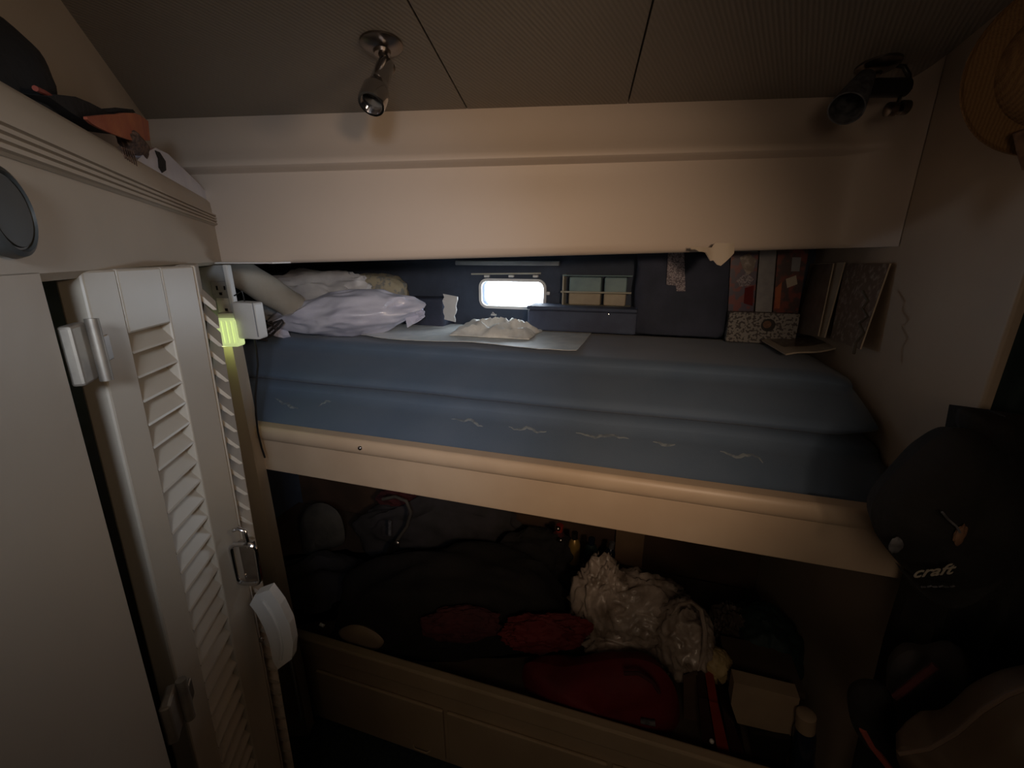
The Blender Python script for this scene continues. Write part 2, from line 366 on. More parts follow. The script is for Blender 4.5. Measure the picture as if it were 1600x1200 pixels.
# hull side behind the upper berth, with the porthole cut through
YB = 1.95
pa, pb = PY(750, 436, YB), PY(853, 483, YB)
wcx, wcz, ww, wh = (pa.x+pb.x)/2, (pa.z+pb.z)/2, pb.x-pa.x-0.02, pa.z-pb.z-0.016
inner = rrect(wcx, wcz, ww, wh, 0.03, 6); outer = []
x0, x1, z0, z1 = -2.0, 0.70, -0.80, 0.06
for (x, z) in inner:
    dx, dz = x-wcx, z-wcz; k = min(((x1-wcx) if dx > 0 else (x0-wcx))/dx if abs(dx) > 1e-6 else 1e9, ((z1-wcz) if dz > 0 else (z0-wcz))/dz if abs(dz) > 1e-6 else 1e9)
    outer.append((wcx+dx*k, wcz+dz*k))
# put exact corners on the outline
for cxz in ((x1, z1), (x0, z1), (x0, z0), (x1, z0)):
    i = min(range(len(outer)), key=lambda q: (outer[q][0]-cxz[0])**2*0.2+(outer[q][1]-cxz[1])**2 + (0 if (inner[q][0]-wcx)*(cxz[0]-wcx) > 0 and (inner[q][1]-wcz)*(cxz[1]-wcz) > 0 else 9))
    outer[i] = cxz
n = len(inner); vv = [Vector((x, YB, z)) for x, z in inner]+[Vector((x, YB, z)) for x, z in outer]+[Vector((x, YB+0.05, z)) for x, z in inner]+[Vector((x, YB+0.05, z)) for x, z in outer]
ff = []
for i in range(n):
    j = (i+1) % n; ff += [[i, j, n+j, n+i], [2*n+i, 3*n+i, 3*n+j, 2*n+j], [i, 2*n+i, 2*n+j, j], [n+i, n+j, 3*n+j, 3*n+i]]
obj('wall_back', (vv, ff), 'lining', **ST)
win = thing('window_1', (wcx, YB, wcz-wh/2), kind='structure')
def ring(cx, cz, w, h, r, band, y0, y1, k=8):
    a = rrect(cx, cz, w, h, r, k); b = rrect(cx, cz, w+2*band, h+2*band, r+band, k); n = len(a)
    v = [Vector((x, y0, z)) for x, z in a]+[Vector((x, y0, z)) for x, z in b]+[Vector((x, y1, z)) for x, z in a]+[Vector((x, y1, z)) for x, z in b]; f = []
    for i in range(n):
        j = (i+1) % n; f += [[i, j, n+j, n+i], [2*n+i, 3*n+i, 3*n+j, 2*n+j], [i, 2*n+i, 2*n+j, j], [n+i, n+j, 3*n+j, 3*n+i]]
    return v, f
obj('window_frame', ring(wcx, wcz, ww-0.002, wh-0.002, 0.029, 0.013, YB-0.014, YB-0.0005), 'white', win, smooth=True)
obj('pane', box2(wcx-ww/2+0.003, wcx+ww/2-0.003, YB+0.026, YB+0.030, wcz-wh/2+0.003, wcz+wh/2-0.003), 'glass_pane', win)
for px in (762, 800, 838):
    q = PY(px, 431, YB); obj('curtain_clip', box2(q.x-0.012, q.x+0.012, YB-0.02, YB-0.001, q.z-0.006, q.z+0.004, 0.002), 'white', win)
a, b = PY(738, 428, YB), PY(846, 427, YB)
obj('curtain_rail', tube([(a.x, YB-0.012, a.z), (b.x, YB-0.012, b.z)], 0.004), 'rail', win, smooth=True)
q = PY(857, 458, YB); obj('latch', box2(q.x-0.008, q.x+0.008, YB-0.014, YB-0.001, q.z-0.008, q.z+0.008, 0.003), 'white', win, smooth=True)
q = PY(772, 491, YB); obj('window_catch', join(box2(q.x-0.014, q.x+0.014, YB-0.01, YB-0.001, q.z-0.006, q.z+0.002, 0.002), tube([(q.x-0.008, YB-0.012, q.z), (q.x, YB-0.018, q.z+0.012), (q.x+0.008, YB-0.012, q.z)], 0.002)), 'white', win, smooth=True)

# left end of the berth recess
obj('wall_left_end', box2(-1.99, -1.95, 0.9, 1.95, -1.6, 0.05), 'lining', **ST)

# left diagonal bulkhead: face, ledge above it, upper side behind the ledge
A0 = Vector((-1.2, 1.0, 0)); dW = Vector((-math.sin(math.radians(41.7)), math.cos(math.radians(41.7)), 0)); nW = Vector((dW.y, -dW.x, 0))
def LW(s, z, out=0.0, lean=0.085):          # s: metres back from the far end towards the camera; the side leans in a little at the foot
    return A0 - dW*(s + lean*max(0, -z)) + nW*out + UZ*z
LEN = 1.32
sH0 = 0.975                                  # hinge line
rows = [[LW(s, z) for z in (-1.82, -1.3, -0.8, -0.4, -0.015)] for s in (LEN, 1.15, sH0+0.002)]
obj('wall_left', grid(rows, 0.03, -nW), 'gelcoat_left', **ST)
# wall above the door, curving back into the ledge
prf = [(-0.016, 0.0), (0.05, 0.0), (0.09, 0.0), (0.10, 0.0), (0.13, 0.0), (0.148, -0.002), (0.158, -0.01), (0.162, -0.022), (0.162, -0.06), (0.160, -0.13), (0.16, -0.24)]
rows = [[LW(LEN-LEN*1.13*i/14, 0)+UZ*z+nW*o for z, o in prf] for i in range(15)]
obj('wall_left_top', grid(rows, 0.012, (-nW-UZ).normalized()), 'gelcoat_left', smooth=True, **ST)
# ribbed rub rail
def railprof():
    out = []
    for i in range(4):
        zc = 0.090+0.0075*i
        out += [(zc-0.0032, 0.004), (zc-0.002, 0.0085), (zc+0.002, 0.0085), (zc+0.0032, 0.004)]
    return [(0.084, 0.0005)]+out+[(0.118, 0.0005)]
rows = [[LW(LEN-LEN*1.1*i/10, 0)+UZ*z+nW*(o+0.0005) for z, o in railprof()] for i in range(11)]
obj('trim_3', grid(rows), 'gelcoat_left', **ST)
U0 = Vector((-0.996, 0.627, 0)); dU = Vector((-0.702, 0.712, 0)); nU = Vector((dU.y, -dU.x, 0))
rows = [[U0+dU*s+UZ*z for z in (0.10, 0.3, 0.40, 0.47)] for s in (-1.6, -0.6, 0, 0.7, 1.1)]
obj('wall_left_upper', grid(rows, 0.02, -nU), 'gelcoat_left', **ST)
# return behind the camera, and the pillar at the berth end
obj('wall_left_return', prism([LW(LEN, -1.82, 0, 0), LW(LEN, -1.82, 0, 0)+Vector((-1.5, 0, 0)), LW(LEN, -1.82, 0, 0)+Vector((-1.5, -0.03, 0)), LW(LEN, -1.82, 0, 0)+Vector((0, -0.03, 0))], (0, 0, 2.3)), 'gelcoat_left', **ST)
pr = Vector((-1.165, 0.958, 0)); pl = pr - RV*0.36
leanp = Vector((0.028, -0.02, 0))
def PIL(u, z, out=0.0): return pr - RV*u + leanp*max(0, -z-0.1) - FV*out + UZ*z
rows = [[PIL(u, z) for z in (-1.82, -1.2, -0.6, -0.1, -0.026)] for u in (0.0, 0.12, 0.36)]
obj('pillar', grid(rows, 0.05, FV), 'gelcoat_left', **ST)
bpy.data.objects['pillar'].name = 'wall_pillar'
obj('trim_4', join(box(PIL(0.012, -1.55, 0.004), (0.006, 0.008, 0.36), (RV, FV, UZ))), 'white', **ST)
# little counter strip at the top of the pillar
a, b, c2, d2 = PZ(316, 411, -0.026), PZ(425, 412, -0.026), PZ(425, 409, -0.020), PZ(330, 408, -0.020)
q0 = PIL(0.10, -0.022, 0.012); q1 = PH(425, 409, 1.24)
obj('trim_5', prism([(q0.x, q0.y, -0.021), (q1.x, q1.y, -0.021), (q1.x-0.02, q1.y+0.09, -0.021), (q0.x-0.02, q0.y+0.12, -0.021)], (0, 0, 0.004)), 'white', **ST)

# ---------------------------------------------------------------- louvred bifold door
door = thing('door_1', LW(sH0-0.01, -1.78), kind='structure')
TL = 0.065                                   # lean along the leaf
class Leaf:
    def __init__(s, o, ang, tl=TL):
        a = math.radians(ang); s.o = V(o); s.u = Vector((-math.sin(a), math.cos(a), 0)); s.n = Vector((math.cos(a), math.sin(a), 0)); s.tl = tl
    def p(s, u, z, out=0.0): return s.o + s.u*(u - s.tl*max(0, -z)) + s.n*out + UZ*z
def leaf_build(L, w, st1, st2, ztop, lt, zbot, pr_=0.008):
    T = 0.028; lb = zbot+0.12
    def bar(u0, u1, za, zb, nm):
        k = 0.003
        lo = [L.p(u0, za, 0), L.p(u1, za, 0), L.p(u1, za, -T), L.p(u0, za, -T)]; hi = [L.p(u0, zb, 0), L.p(u1, zb, 0), L.p(u1, zb, -T), L.p(u0, zb, -T)]
        bm = bmesh.new(); vs = [bm.verts.new(p) for p in lo+hi]
        for f in ([0, 1, 2, 3], [4, 5, 6, 7], [0, 1, 5, 4], [1, 2, 6, 5], [2, 3, 7, 6], [3, 0, 4, 7]): bm.faces.new([vs[i] for i in f])
        bmesh.ops.bevel(bm, geom=bm.edges[:], offset=k, segments=2, profile=0.5, affect='EDGES')
        return obj(nm, fin(bm), 'door_paint', door, smooth=True)
    bar(0, st1, zbot, ztop, 'stile'); bar(w-st2, w, zbot, ztop, 'stile')
    bar(st1+0.0005, w-st2-0.0005, lt, ztop, 'top_rail'); bar(st1+0.0005, w-st2-0.0005, zbot, lb, 'bottom_rail')
    pitch = 0.0335; z = lt-0.012; me = None; k = 0
    while z > lb+0.02:
        # thin slat: inner edge high, outer edge low and proud of the stiles
        c = L.p((st1+w-st2)/2, z, 0)
        if me is None:
            base = c.copy(); ww = (w-st1-st2)-0.001
            qs = []
            for s in (-ww/2, ww/2):
                qs.append([base+L.u*s+L.n*o+UZ*h for o, h in ((pr_-0.022, 0.0145), (pr_-0.019, 0.0155), (pr_, -0.0115), (pr_+0.001, -0.0145), (pr_-0.0045, -0.0145), (pr_-0.025, 0.010))])
            sl = obj('slat', prism(qs[0], qs[1][0]-qs[0][0]), 'door_paint', door); me = sl.data
        else:
            o = bpy.data.objects.new('slat', me); COL.objects.link(o); o.parent = door; o.location = c-base
        z -= pitch; k += 1
L1 = Leaf((-0.614, 0.338, 0), 27.9); leaf_build(L1, 0.250, 0.058, 0.094, -0.016, -0.098, -1.74, -0.002)
apex = L1.p(0.252, 0); L2 = Leaf(apex, 51.5, 0.0)
L2.o = apex; 
class Leaf2(Leaf):
    def p(s, u, z, out=0.0): return L1.p(0.256, z) - UZ*z + s.u*u + s.n*out + UZ*z
L2 = Leaf2(apex, 51.0); leaf_build(L2, 0.25, 0.03, 0.05, -0.015, -0.068, -1.74, 0.019)
# dark closet behind the door so the gaps read dark
# hinges on the near side
def hinge(px, py, ln):
    c = PP(px, py, (-0.585, 0.305), 41.7); up = Vector((dW.x*TL, dW.y*TL, 1)).normalized()
    ax = (dW, nW, up)
    h = obj('hinge', box(c+nW*0.006-dW*0.006, (0.036, 0.012, ln), ax, 0.003), 'hinge', door, smooth=True)
    obj('hinge_pin', tube([c+nW*0.017+dW*0.010-up*ln*0.55, c+nW*0.017+dW*0.010+up*ln*0.55], 0.0062), 'hinge', h, smooth=True)
    obj('hinge_leaf', box(c+nW*0.020+dW*0.020, (0.020, 0.003, ln*0.45), ax, 0.001), 'steel', h)
hinge(116, 552, 0.062); hinge(262, 1112, 0.058)
# door pull: a rectangular ring with a backplate tongue
ph_ = PP(379, 884, (-0.93, 0.705), 30); ph_ = PH(384, 882, 0.665); cz = ph_
sc = depth(cz)/F
loop = [ (x*sc, z*sc) for x, z in rrect(0, 0, 38, 76, 11, 4)]
upv = Vector((0.06, -0.03, 1)).normalized()
pull = obj('handle', tube([cz+RV*x+upv*z for x, z in loop], 0.0042, 8, closed=True), 'chrome', door, smooth=True)
obj('backplate', box(cz+FV*0.012+RV*0.001-upv*0.004, (0.030, 0.006, 0.10), (RV, FV, upv), 0.002), 'steel', pull, smooth=True)
t = PH(373, 830, 0.665)
obj('staple', tube([t+RV*0.012-upv*0.035, t+RV*0.010, t+RV*0.0+upv*0.006, t-RV*0.010+upv*0.002], 0.004, 8), 'chrome', pull, smooth=True)
# cabinet interior back (dark), seen in the gaps
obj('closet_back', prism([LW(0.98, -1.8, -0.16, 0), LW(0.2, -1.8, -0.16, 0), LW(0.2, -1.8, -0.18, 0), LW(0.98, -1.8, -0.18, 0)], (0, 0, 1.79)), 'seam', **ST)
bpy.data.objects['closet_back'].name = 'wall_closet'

# ---------------------------------------------------------------- upper berth: fascia, rail, deck
ub = thing('berth_frame', (-0.3, 1.0, -0.70), 'long cream wooden front board with rounded top rail under the blue mattresses', 'berth')
XL, XR = -1.30, 0.619
fz1 = -0.575
obj('front_board', box2(XL, XR, 0.992, 1.016, -0.688, fz1, 0.003), 'fascia', ub, smooth=True)
rail = []
for i in range(13):
    a = PI*i/12; rail.append((0.990-0.014*math.sin(a)+0.0, fz1+0.024+0.024*math.cos(a)))
rail += [(1.022, fz1+0.0), (1.022, fz1+0.048)]
obj('top_rail', prism([(XL, y, z) for y, z in rail], (XR-XL, 0, 0)), 'fascia', ub, smooth=True)
obj('trim_7', box2(-1.94, XR, 1.018, 1.945, -0.60, -0.58), 'lower_wood', **ST)
q = PY(563, 700, 0.975); obj('stud', lathe([(0.007, 0), (0.0065, 0.004), (0.003, 0.007)], q+Vector((0, 0.0, 0.0)), (0, -1, 0), 14), 'chrome', ub, smooth=True)

# ---------------------------------------------------------------- lower berth
lb = thing('lower_berth', (-0.3, 1.0, FL), 'lower berth box with a pale raised edge board and inset drawers, above dark carpet', 'berth')
obj('edge_board', box2(XL, XR, 0.985, 1.02, -1.475, -1.395, 0.007), 'lower_wood', lb, smooth=True)
obj('base_panel', box2(XL, XR, 0.998, 1.02, FL, -1.477), 'lower_wood', lb)
obj('trim_8', box2(-1.94, XR, 1.022, 1.84, -1.50, -1.47), 'crate', **ST)
for (xa, xb) in ((-1.093, -0.553), (-0.538, 0.02), (0.035, 0.56)):
    d = obj('drawer', box2(xa, xb, 0.984, 0.996, -1.795, -1.545, 0.004), 'lower_wood', lb, smooth=True)
    m_ = (xa+xb)/2; obj('drawer_pull', tube([(xb-0.13, 0.983, -1.765), (xb-0.12, 0.974, -1.767), (xb-0.07, 0.974, -1.767), (xb-0.06, 0.983, -1.765)], 0.003, 8), 'lower_wood', d, smooth=True)
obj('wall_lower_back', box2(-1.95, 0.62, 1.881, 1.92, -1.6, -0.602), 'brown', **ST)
obj('trim_6', box2(PY(962, 840, 1.86).x, PY(1006, 850, 1.86).x, 1.845, 1.879, -1.47, -0.602, 0.003), 'post', **ST)

# ---------------------------------------------------------------- mattresses
def mattress(name, X0, X1, Yf_top, Yf_bot, Yb, zb, zt, sag, seed, label):
    """rounded long cushion: closed cross-sections along X"""
    N = 64; secs = []
    for i in range(N+1):
        t = i/N; x = X0+(X1-X0)*t; e = min(1, min(t, 1-t)*N/3.0); e = math.sin(e*PI/2)
        wob = noise.noise(Vector((x*2.2, seed, 0)))*0.012+noise.noise(Vector((x*7, seed, 3)))*0.004
        dz = sag(x) if sag else 0
        h = (zt-zb); m = (zt+zb)/2; pts = []
        yf0, yf1 = Yf_bot+wob, Yf_top+wob
        cs = [(Yb, zb+0.01), (Yb, zt-0.03), (Yb-0.03, zt)]
        for k in range(1, 8): cs.append((Yb-0.03+(yf1+0.05-Yb+0.03)*k/8, zt+0.003*noise.noise(Vector((x*6, k, seed)))))
        for k in range(0, 9):
            a = PI/2*k/8; cs.append((yf1+0.05-0.05*math.sin(a)*1.0, zt-0.028*(1-math.cos(a))))
        for k in range(1, 5):
            tt = k/5; cs.append((yf1+(yf0-yf1)*tt-0.014*math.sin(PI*tt), zt-0.028-(h-0.05)*tt))
        for k in range(0, 6):
            a = PI/2*k/5; cs.append((yf0+0.022*(1-math.cos(a)), zb+0.022-0.022*math.sin(a)))
        cyv = (Yb+yf0)/2
        secs.append([Vector((x, cyv+(y-cyv)*(0.965+0.035*e), m+(z-m)*(0.72+0.28*e)+dz)) for y, z in cs])
    C = len(secs[0]); v = [p for s in secs for p in s]; f = []
    for i in range(N):
        for j in range(C): f.append([i*C+j, i*C+(j+1) % C, (i+1)*C+(j+1) % C, (i+1)*C+j])
    f.append(list(range(C))); f.append([N*C+j for j in range(C)][::-1])
    return obj(name, (v, f), 'mattress', smooth='all', label=label, cat='mattress', group='slate blue berth mattresses')
m_low = mattress('mattress', -1.80, 0.612, 1.20, 1.035, 1.93, -0.577, -0.452, None, 1.0, 'lower slate blue foam mattress with whitish stains lying on the cream front board')
m_up = mattress('mattress', -1.80, 0.60, 1.385, 1.205, 1.93, -0.448, -0.325, None, 5.0, 'upper slate blue foam mattress lying on the stained mattress, bag and books on it')
# salt stains: slightly raised dried crusts on the sloping front of the lower mattress
dg = None
def on_low(px, py):
    # sloping front face: plane from (Y1.2,z-.48) to (Y1.035,z-.555)
    nrm = Vector((0, -0.075, 0.165)).normalized()
    r = ray(px, py); c = Vector((0, 1.19, -0.468)).dot(nrm); return r*(c/r.dot(nrm))
bpy.context.view_layer.update(); dgr = bpy.context.evaluated_depsgraph_get()
def hit(o, px, py):
    d = ray(px, py).normalized(); off = o.location
    ok, loc, nn, _ = o.ray_cast(Vector((0, 0, EZ))-off, d)
    return (loc+off-Vector((0, 0, EZ)), nn) if ok else None
stains = [[(705, 652), (722, 658), (735, 656), (748, 664), (757, 670)], [(795, 668), (812, 672), (826, 668), (840, 676), (858, 672)], [(900, 676), (930, 682), (960, 680), (990, 686)],
          [(1125, 705), (1150, 714), (1175, 710), (1198, 724)], [(430, 622), (455, 636), (470, 640)], [(497, 636), (510, 628), (520, 626)], [(1020, 690), (1040, 696), (1060, 694)]]
sm = []
for ln in stains:
    pts = []
    for k in range(len(ln)-1):
        for t in (0, 0.25, 0.5, 0.75):
            x = ln[k][0]*(1-t)+ln[k+1][0]*t; y = ln[k][1]*(1-t)+ln[k+1][1]*t; h = hit(m_low, x, y+2.2*noise.noise(Vector((x*0.2, y*0.2, 0)))*2)
            if h: pts.append(h)
    if len(pts) > 3:
        rr = [0.0045*math.sin(PI*(i+0.5)/len(pts))+0.0015*(0.5+abs(noise.noise(Vector((i*0.9, 2, 1))))) for i in range(len(pts))]
        v = []; f = []
        for i, (p, nn) in enumerate(pts):
            tg = (pts[min(i+1, len(pts)-1)][0]-pts[max(i-1, 0)][0]).normalized(); sd = tg.cross(nn).normalized()
            v += [p-sd*rr[i]+nn*0.0002, p+nn*0.0012, p+sd*rr[i]+nn*0.0002]
        for i in range(len(pts)-1): f += [[i*3, i*3+1, i*3+4, i*3+3], [i*3+1, i*3+2, i*3+5, i*3+4]]
        sm.append((v, f))
for g in sm: 
    o = obj('salt_stain', g, 'salt', m_low, smooth=True)

# ================================================================ THINGS ON THE UPPER BERTH
ZM = -0.322
def pblob(px, py, rx, rz, ry, p, **k):
    """soft body centred at the point p, seen rx, rz pixels wide and high, ry metres deep"""
    sc = depth(p)/F
    return blob(p, (rx*sc, ry, rz*sc), ax=k.pop('ax', (RV, FV, UZ)), **k)
# white plastic bag in front
c = PZ(540, 528, ZM); c = c+FV*0.075; sc = depth(c)/F
tl = Vector(RV*math.cos(0.10)+UZ*math.sin(0.10))
zc_ = ZM+0.088
wb = obj('plastic_bag', blob((c.x, c.y, zc_), (0.315, 0.14, 0.098), seed=3, amp=0.05, freq=1.6, crease=0.11, cfreq=1.6, ax=(tl, FV, Vector(UZ*math.cos(0.1)-RV*math.sin(0.1))), sq=1.25, flat=ZM+0.001, sub=5), 'white_bag', smooth=True,
         label='bluish white plastic bag lying crumpled on the left of the upper mattress', cat='bag')
for a, b_, t in (((-0.25, -0.03, -0.055), (-0.33, -0.045, -0.066), 0), ((0.24, -0.02, 0.0), (0.32, -0.03, 0.004), 1)):
    cc = Vector((c.x, c.y, zc_)); o1 = cc+RV*a[0]+FV*a[1]+UZ*a[2]; o2 = cc+RV*b_[0]+FV*b_[1]+UZ*b_[2]; rows = []
    for i in range(7):
        k = i/6; p = o1.lerp(o2, k); w = (0.045 if t else 0.035)*(1-k)+0.012
        rows.append([p+UZ*w*u+FV*0.012*math.sin(u*5+i) for u in (-1, -0.6, -0.2, 0.2, 0.6, 1)])
    obj('bag_corner', grid(rows, 0.003), 'white_bag', wb, smooth=True)
# crumpled white sack behind it
p = PH(500, 452, 2.02); obj('crumpled_sack', pblob(0, 0, 92, 44, 0.075, Vector((p.x, p.y, -0.20)), seed=9, amp=0.09, crease=0.16, cfreq=2.4, sq=0.9, flat=ZM+0.001, sub=5), 'white_bag2', smooth=True,
    label='crumpled pale grey sack behind the bluish white plastic bag', cat='bag')
# pale roll leaning from upper left
a, b = PH(345, 408, 1.55), PH(458, 478, 1.80)
rl = [a+(b-a)*i/10 for i in range(11)]
ro = obj('rolled_chart', tube(rl, [0.056+0.002*math.sin(i*1.3) for i in range(11)], 20), 'beige', smooth=True, label='thick beige roll sloping down behind the wall charger', cat='roll')
obj('roll_core', tube([rl[-1]-(b-a).normalized()*0.001, rl[-1]+(b-a).normalized()*0.004], 0.035, 18), 'page', ro, smooth=True)
p = PH(590, 456, 2.10); obj('patterned_pillow', pblob(0, 0, 48, 36, 0.08, Vector((p.x, p.y, -0.19)), seed=4, amp=0.05, crease=0.05, sq=0.8, flat=ZM+0.001), 'pattern', smooth=True,
    label='tan patterned cushion at the back, right of the crumpled pale sack', cat='cushion')
p = PH(420, 518, 1.60); obj('cord_bundle', join(*[tube([p+RV*(0.05*math.cos(t*0.7+k)-0.02)+UZ*(0.035*math.sin(t*0.7+k*1.7)-0.0)+FV*(0.02*k) for t in range(8)], 0.004, 8) for k in range(4)]), 'dark_cloth', smooth=True,
    label='dark loose cords tangled behind the wall charger', cat='cord')
# small dark case with a white end
a = PY(672, 505, 1.83); b = PY(724, 470, 1.80)
case = thing('case', (a.x+0.03, 1.84, ZM), 'small navy case with a crinkled white end flap by the porthole', 'case')
xa, xb = PY(636, 490, 1.85).x, PY(700, 490, 1.85).x
obj('body', box2(xa, xb, 1.80, 1.93, ZM+0.001, PY(670, 466, 1.82).z, 0.012), 'navy', case, smooth=True)
rows = []
for i in range(9):
    z = PY(700, 463, 1.82).z+0.012-(0.115)*i/8
    rows.append([Vector((xb+0.004+(0.075)*u*(1-0.25*i/8)+0.004*math.sin(i*1.9), 1.797-0.010*u+0.004*math.sin(i*2.2+u*3), z-0.01*u)) for u in (0, 0.33, 0.66, 1)])
obj('flap', grid(rows, 0.006, (0, 1, 0)), 'white', case, smooth=True)
# pale sheet spread over the mattress with a rumpled cream towel
poly = [(600, 531), (700, 545), (780, 550), (836, 546), (900, 551), (960, 556)]
rows = []
for i in range(30):
    t = i/29; px = 560+(900-560)*t; py0 = 526+ (551-526)*t**0.8+2*math.sin(t*9); p = PZ(px, py0, ZM); row = []
    for k in range(10):
        u = k/9; y = p.y+0.004+(1.88-p.y)*u; x = p.x+0.10*u*(-1 if px < 760 else 0.1)
        z = ZM+0.0035+0.006*abs(noise.noise(Vector((x*9, y*9, 1))))+(0.004 if k == 0 else 0); row.append(Vector((x, y, z)))
    rows.append(row)
obj('bed_sheet', grid(rows, 0.002, UZ), 'sheet', smooth=True, label='thin pale sheet spread on the upper mattress below the porthole', cat='sheet')
c = PZ(775, 524, ZM); rows = []
for i in range(40):
    row = []
    for k in range(28):
        x = (i/39-0.5)*0.34; y = (k/27-0.5)*0.26
        e = max(0, 1-(x/0.17)**2)*max(0, 1-(y/0.13)**2); q = Vector((x*9+y*4, y*13-x*3, 2))
        z = ZM+0.012+e**0.5*(0.012+0.05*(1-abs(noise.noise(q))*2.4)+0.012*noise.noise(q*2.5))
        row.append(Vector((c.x+x+0.01*noise.noise(q), c.y+0.03+y+0.015*noise.noise(q+Vector((5, 0, 0))), max(z, ZM+0.012))))
    rows.append(row)
obj('towel', grid(rows, 0.003, (0, 0, -1)), 'towel', smooth=True, label='rumpled cream towel on the upper mattress just under the porthole', cat='towel')
# long low blue-grey box
a = PZ(824, 519, ZM); t = PY(824, 478, a.y); r_ = PY(985, 522, a.y)
bb = thing('storage_box', ((a.x+r_.x)/2, a.y+0.05, ZM+0.004), 'low blue-grey fabric box at the back right of the porthole', 'box')
obj('body', box2(a.x, r_.x+0.02, a.y, 1.945, ZM+0.010, t.z-0.016, 0.008), 'navy_box', bb, smooth=True)
obj('lid', box2(a.x-0.004, r_.x+0.02, a.y-0.004, 1.946, t.z-0.015, t.z, 0.006), 'navy_box', bb, smooth=True)
q = PY(951, 491, a.y); obj('snap', lathe([(0.005, 0), (0.004, 0.003), (0.001, 0.004)], Vector((q.x, a.y-0.001, q.z)), (0, -1, 0), 12), 'chrome', bb, smooth=True)
# wall rack with two bins
a, b = PY(880, 430, 1.90), PY(985, 479, 1.90)
rk = thing('wall_rack', ((a.x+b.x)/2, 1.92, b.z), 'white wire wall rack fixed on the hull lining right of the porthole', 'rack')
obj('upright', box2(a.x, a.x+0.007, 1.885, 1.948, b.z, a.z+0.004, 0.002), 'rail', rk)
zr = PY(930, 457, 1.89).z
obj('rail', tube([(a.x-0.006, 1.884, zr), (b.x, 1.884, zr+0.001)], 0.004, 8), 'rail', rk, smooth=True)
obj('rail', tube([(a.x, 1.884, a.z), (b.x, 1.884, a.z)], 0.0025, 8), 'teal_bin', rk, smooth=True)
obj('rack_base', box2(a.x, b.x, 1.885, 1.948, b.z-0.004, b.z), 'rail', rk)
def bin_(px0, px1, lab):
    xa, xb = PY(px0, 450, 1.895).x, PY(px1, 450, 1.895).x
    g = thing('storage_bin', ((xa+xb)/2, 1.92, b.z+0.0005), lab, 'bin')
    zm = zr-0.004
    obj('body', box2(xa, xb, 1.893, 1.947, b.z+0.001, zm, 0.006), 'tan_bin', g, smooth=True)
    obj('bin_top', box2(xa, xb, 1.894, 1.947, zm+0.0005, a.z-0.006, 0.006), 'teal_bin', g, smooth=True)
bin_(889, 939, 'left and wider of two teal-topped beige bins in the wall rack')
bin_(944, 979, 'right and narrower of two teal-topped beige bins in the wall rack')
# tall navy bag
a = PZ(985, 524, ZM); b = PZ(1137, 533, ZM); yb_ = (a.y+b.y)/2
nb = thing('tote_bag', ((a.x+b.x)/2, yb_+0.06, ZM+0.005), 'tall navy blue bag standing between the low box and the printed cases', 'bag')
rows = []
W0, W1 = a.x, b.x
sec = []
N = 40; K = 16
vv = []; ff = []
for k in range(K+1):
    t = k/K; z = ZM+0.010+(0.322)*t
    for i in range(N):
        q = 2*PI*i/N; cx_ = math.copysign(abs(math.cos(q))**0.35, math.cos(q)); sx_ = math.copysign(abs(math.sin(q))**0.5, math.sin(q))
        wv = 0.006*noise.noise(Vector((math.cos(q)*2, t*4, math.sin(q)*2)))
        e = 1-0.5*max(0, (0.08-t)/0.08)**2*0.15
        vv.append(Vector(((W0+W1)/2+(W1-W0)/2*cx_*e*(1-0.02*t)+wv, yb_+0.062+0.058*sx_*e*(1-0.35*t)+wv, z)))
for k in range(K):
    for i in range(N): ff.append([k*N+i, k*N+(i+1) % N, (k+1)*N+(i+1) % N, (k+1)*N+i])
ff.append(list(range(N))[::-1]); ff.append([K*N+i for i in range(N)])
obj('body', (vv, ff), 'navy', nb, smooth=True)
tz = yb_-0.004
def tagpts(l): return [PY(x, y, tz+0.012) for x, y in l]
obj('tag', prism(tagpts([(1044, 394), (1069, 393), (1071, 455), (1057, 455), (1056, 446), (1041, 445)]), (0, 0.003, 0)), 'label', nb, label='printed pale tag')
# white cloth corner hanging over the lip
rows = []
for i in range(13):
    u = i/12; px = 1078+67*u; top = PH(px, 380 if u > .5 else 387, 1.29); d_ = (0.012+0.055*max(0, 1-abs(u-0.72)/0.4)) if u > 0.1 else 0.006
    rows.append([top+UZ*(-d_*k/4)-FV*(0.004+0.006*math.sin(u*9)+0.004*k/4)+RV*0 for k in range(5)])
obj('hanging_cloth', grid(rows, 0.004), 'page', smooth=True, label='white cloth corner hanging over the upper lip above the navy bag', cat='cloth')
# printed cases standing at the back
def standing(name, q, d, m, lab, cat, group=None, parts=None):
    Y = PZ(q[3][0], 533, ZM).y
    return prism([PY(x, y, d) for x, y in q], (0, 0.045, 0))
Yc = 1.845
def case3(q, m, lab, cover):
    pts = [PY(x, y, Yc) for x, y in q]; zb = ZM+0.001
    pts[2].z = zb; pts[3].z = zb
    g = thing('book', ((pts[2]+pts[3])/2+Vector((0, 0.04, 0))), lab, 'book')
    obj('page_block', prism([p+(((pts[0]+pts[2])/2)-p)*0.03+Vector((0, 0.004, 0)) for p in pts], (0, 0.07, 0)), 'page', g)
    obj('cover', prism(pts, (0, 0.004, 0)), m, g)
    obj('cover', prism([p+Vector((0, 0.0742, 0)) for p in pts], (0, 0.004, 0)), m, g)
    return g, pts
g1, p1 = case3([(1143, 385), (1186, 386), (1179, 500), (1140, 500)], 'comic1', 'book with a red and purple printed face, standing right beside the navy bag', 1)
g2, p2_ = case3([(1188, 386), (1214, 386), (1207, 505), (1181, 505)], 'paper_grey', 'plain grey book between the two red printed ones', 1)
g3, p3 = case3([(1216, 386), (1264, 388), (1244, 510), (1209, 508)], 'comic2', 'dark red printed book standing right of the plain grey one', 1)
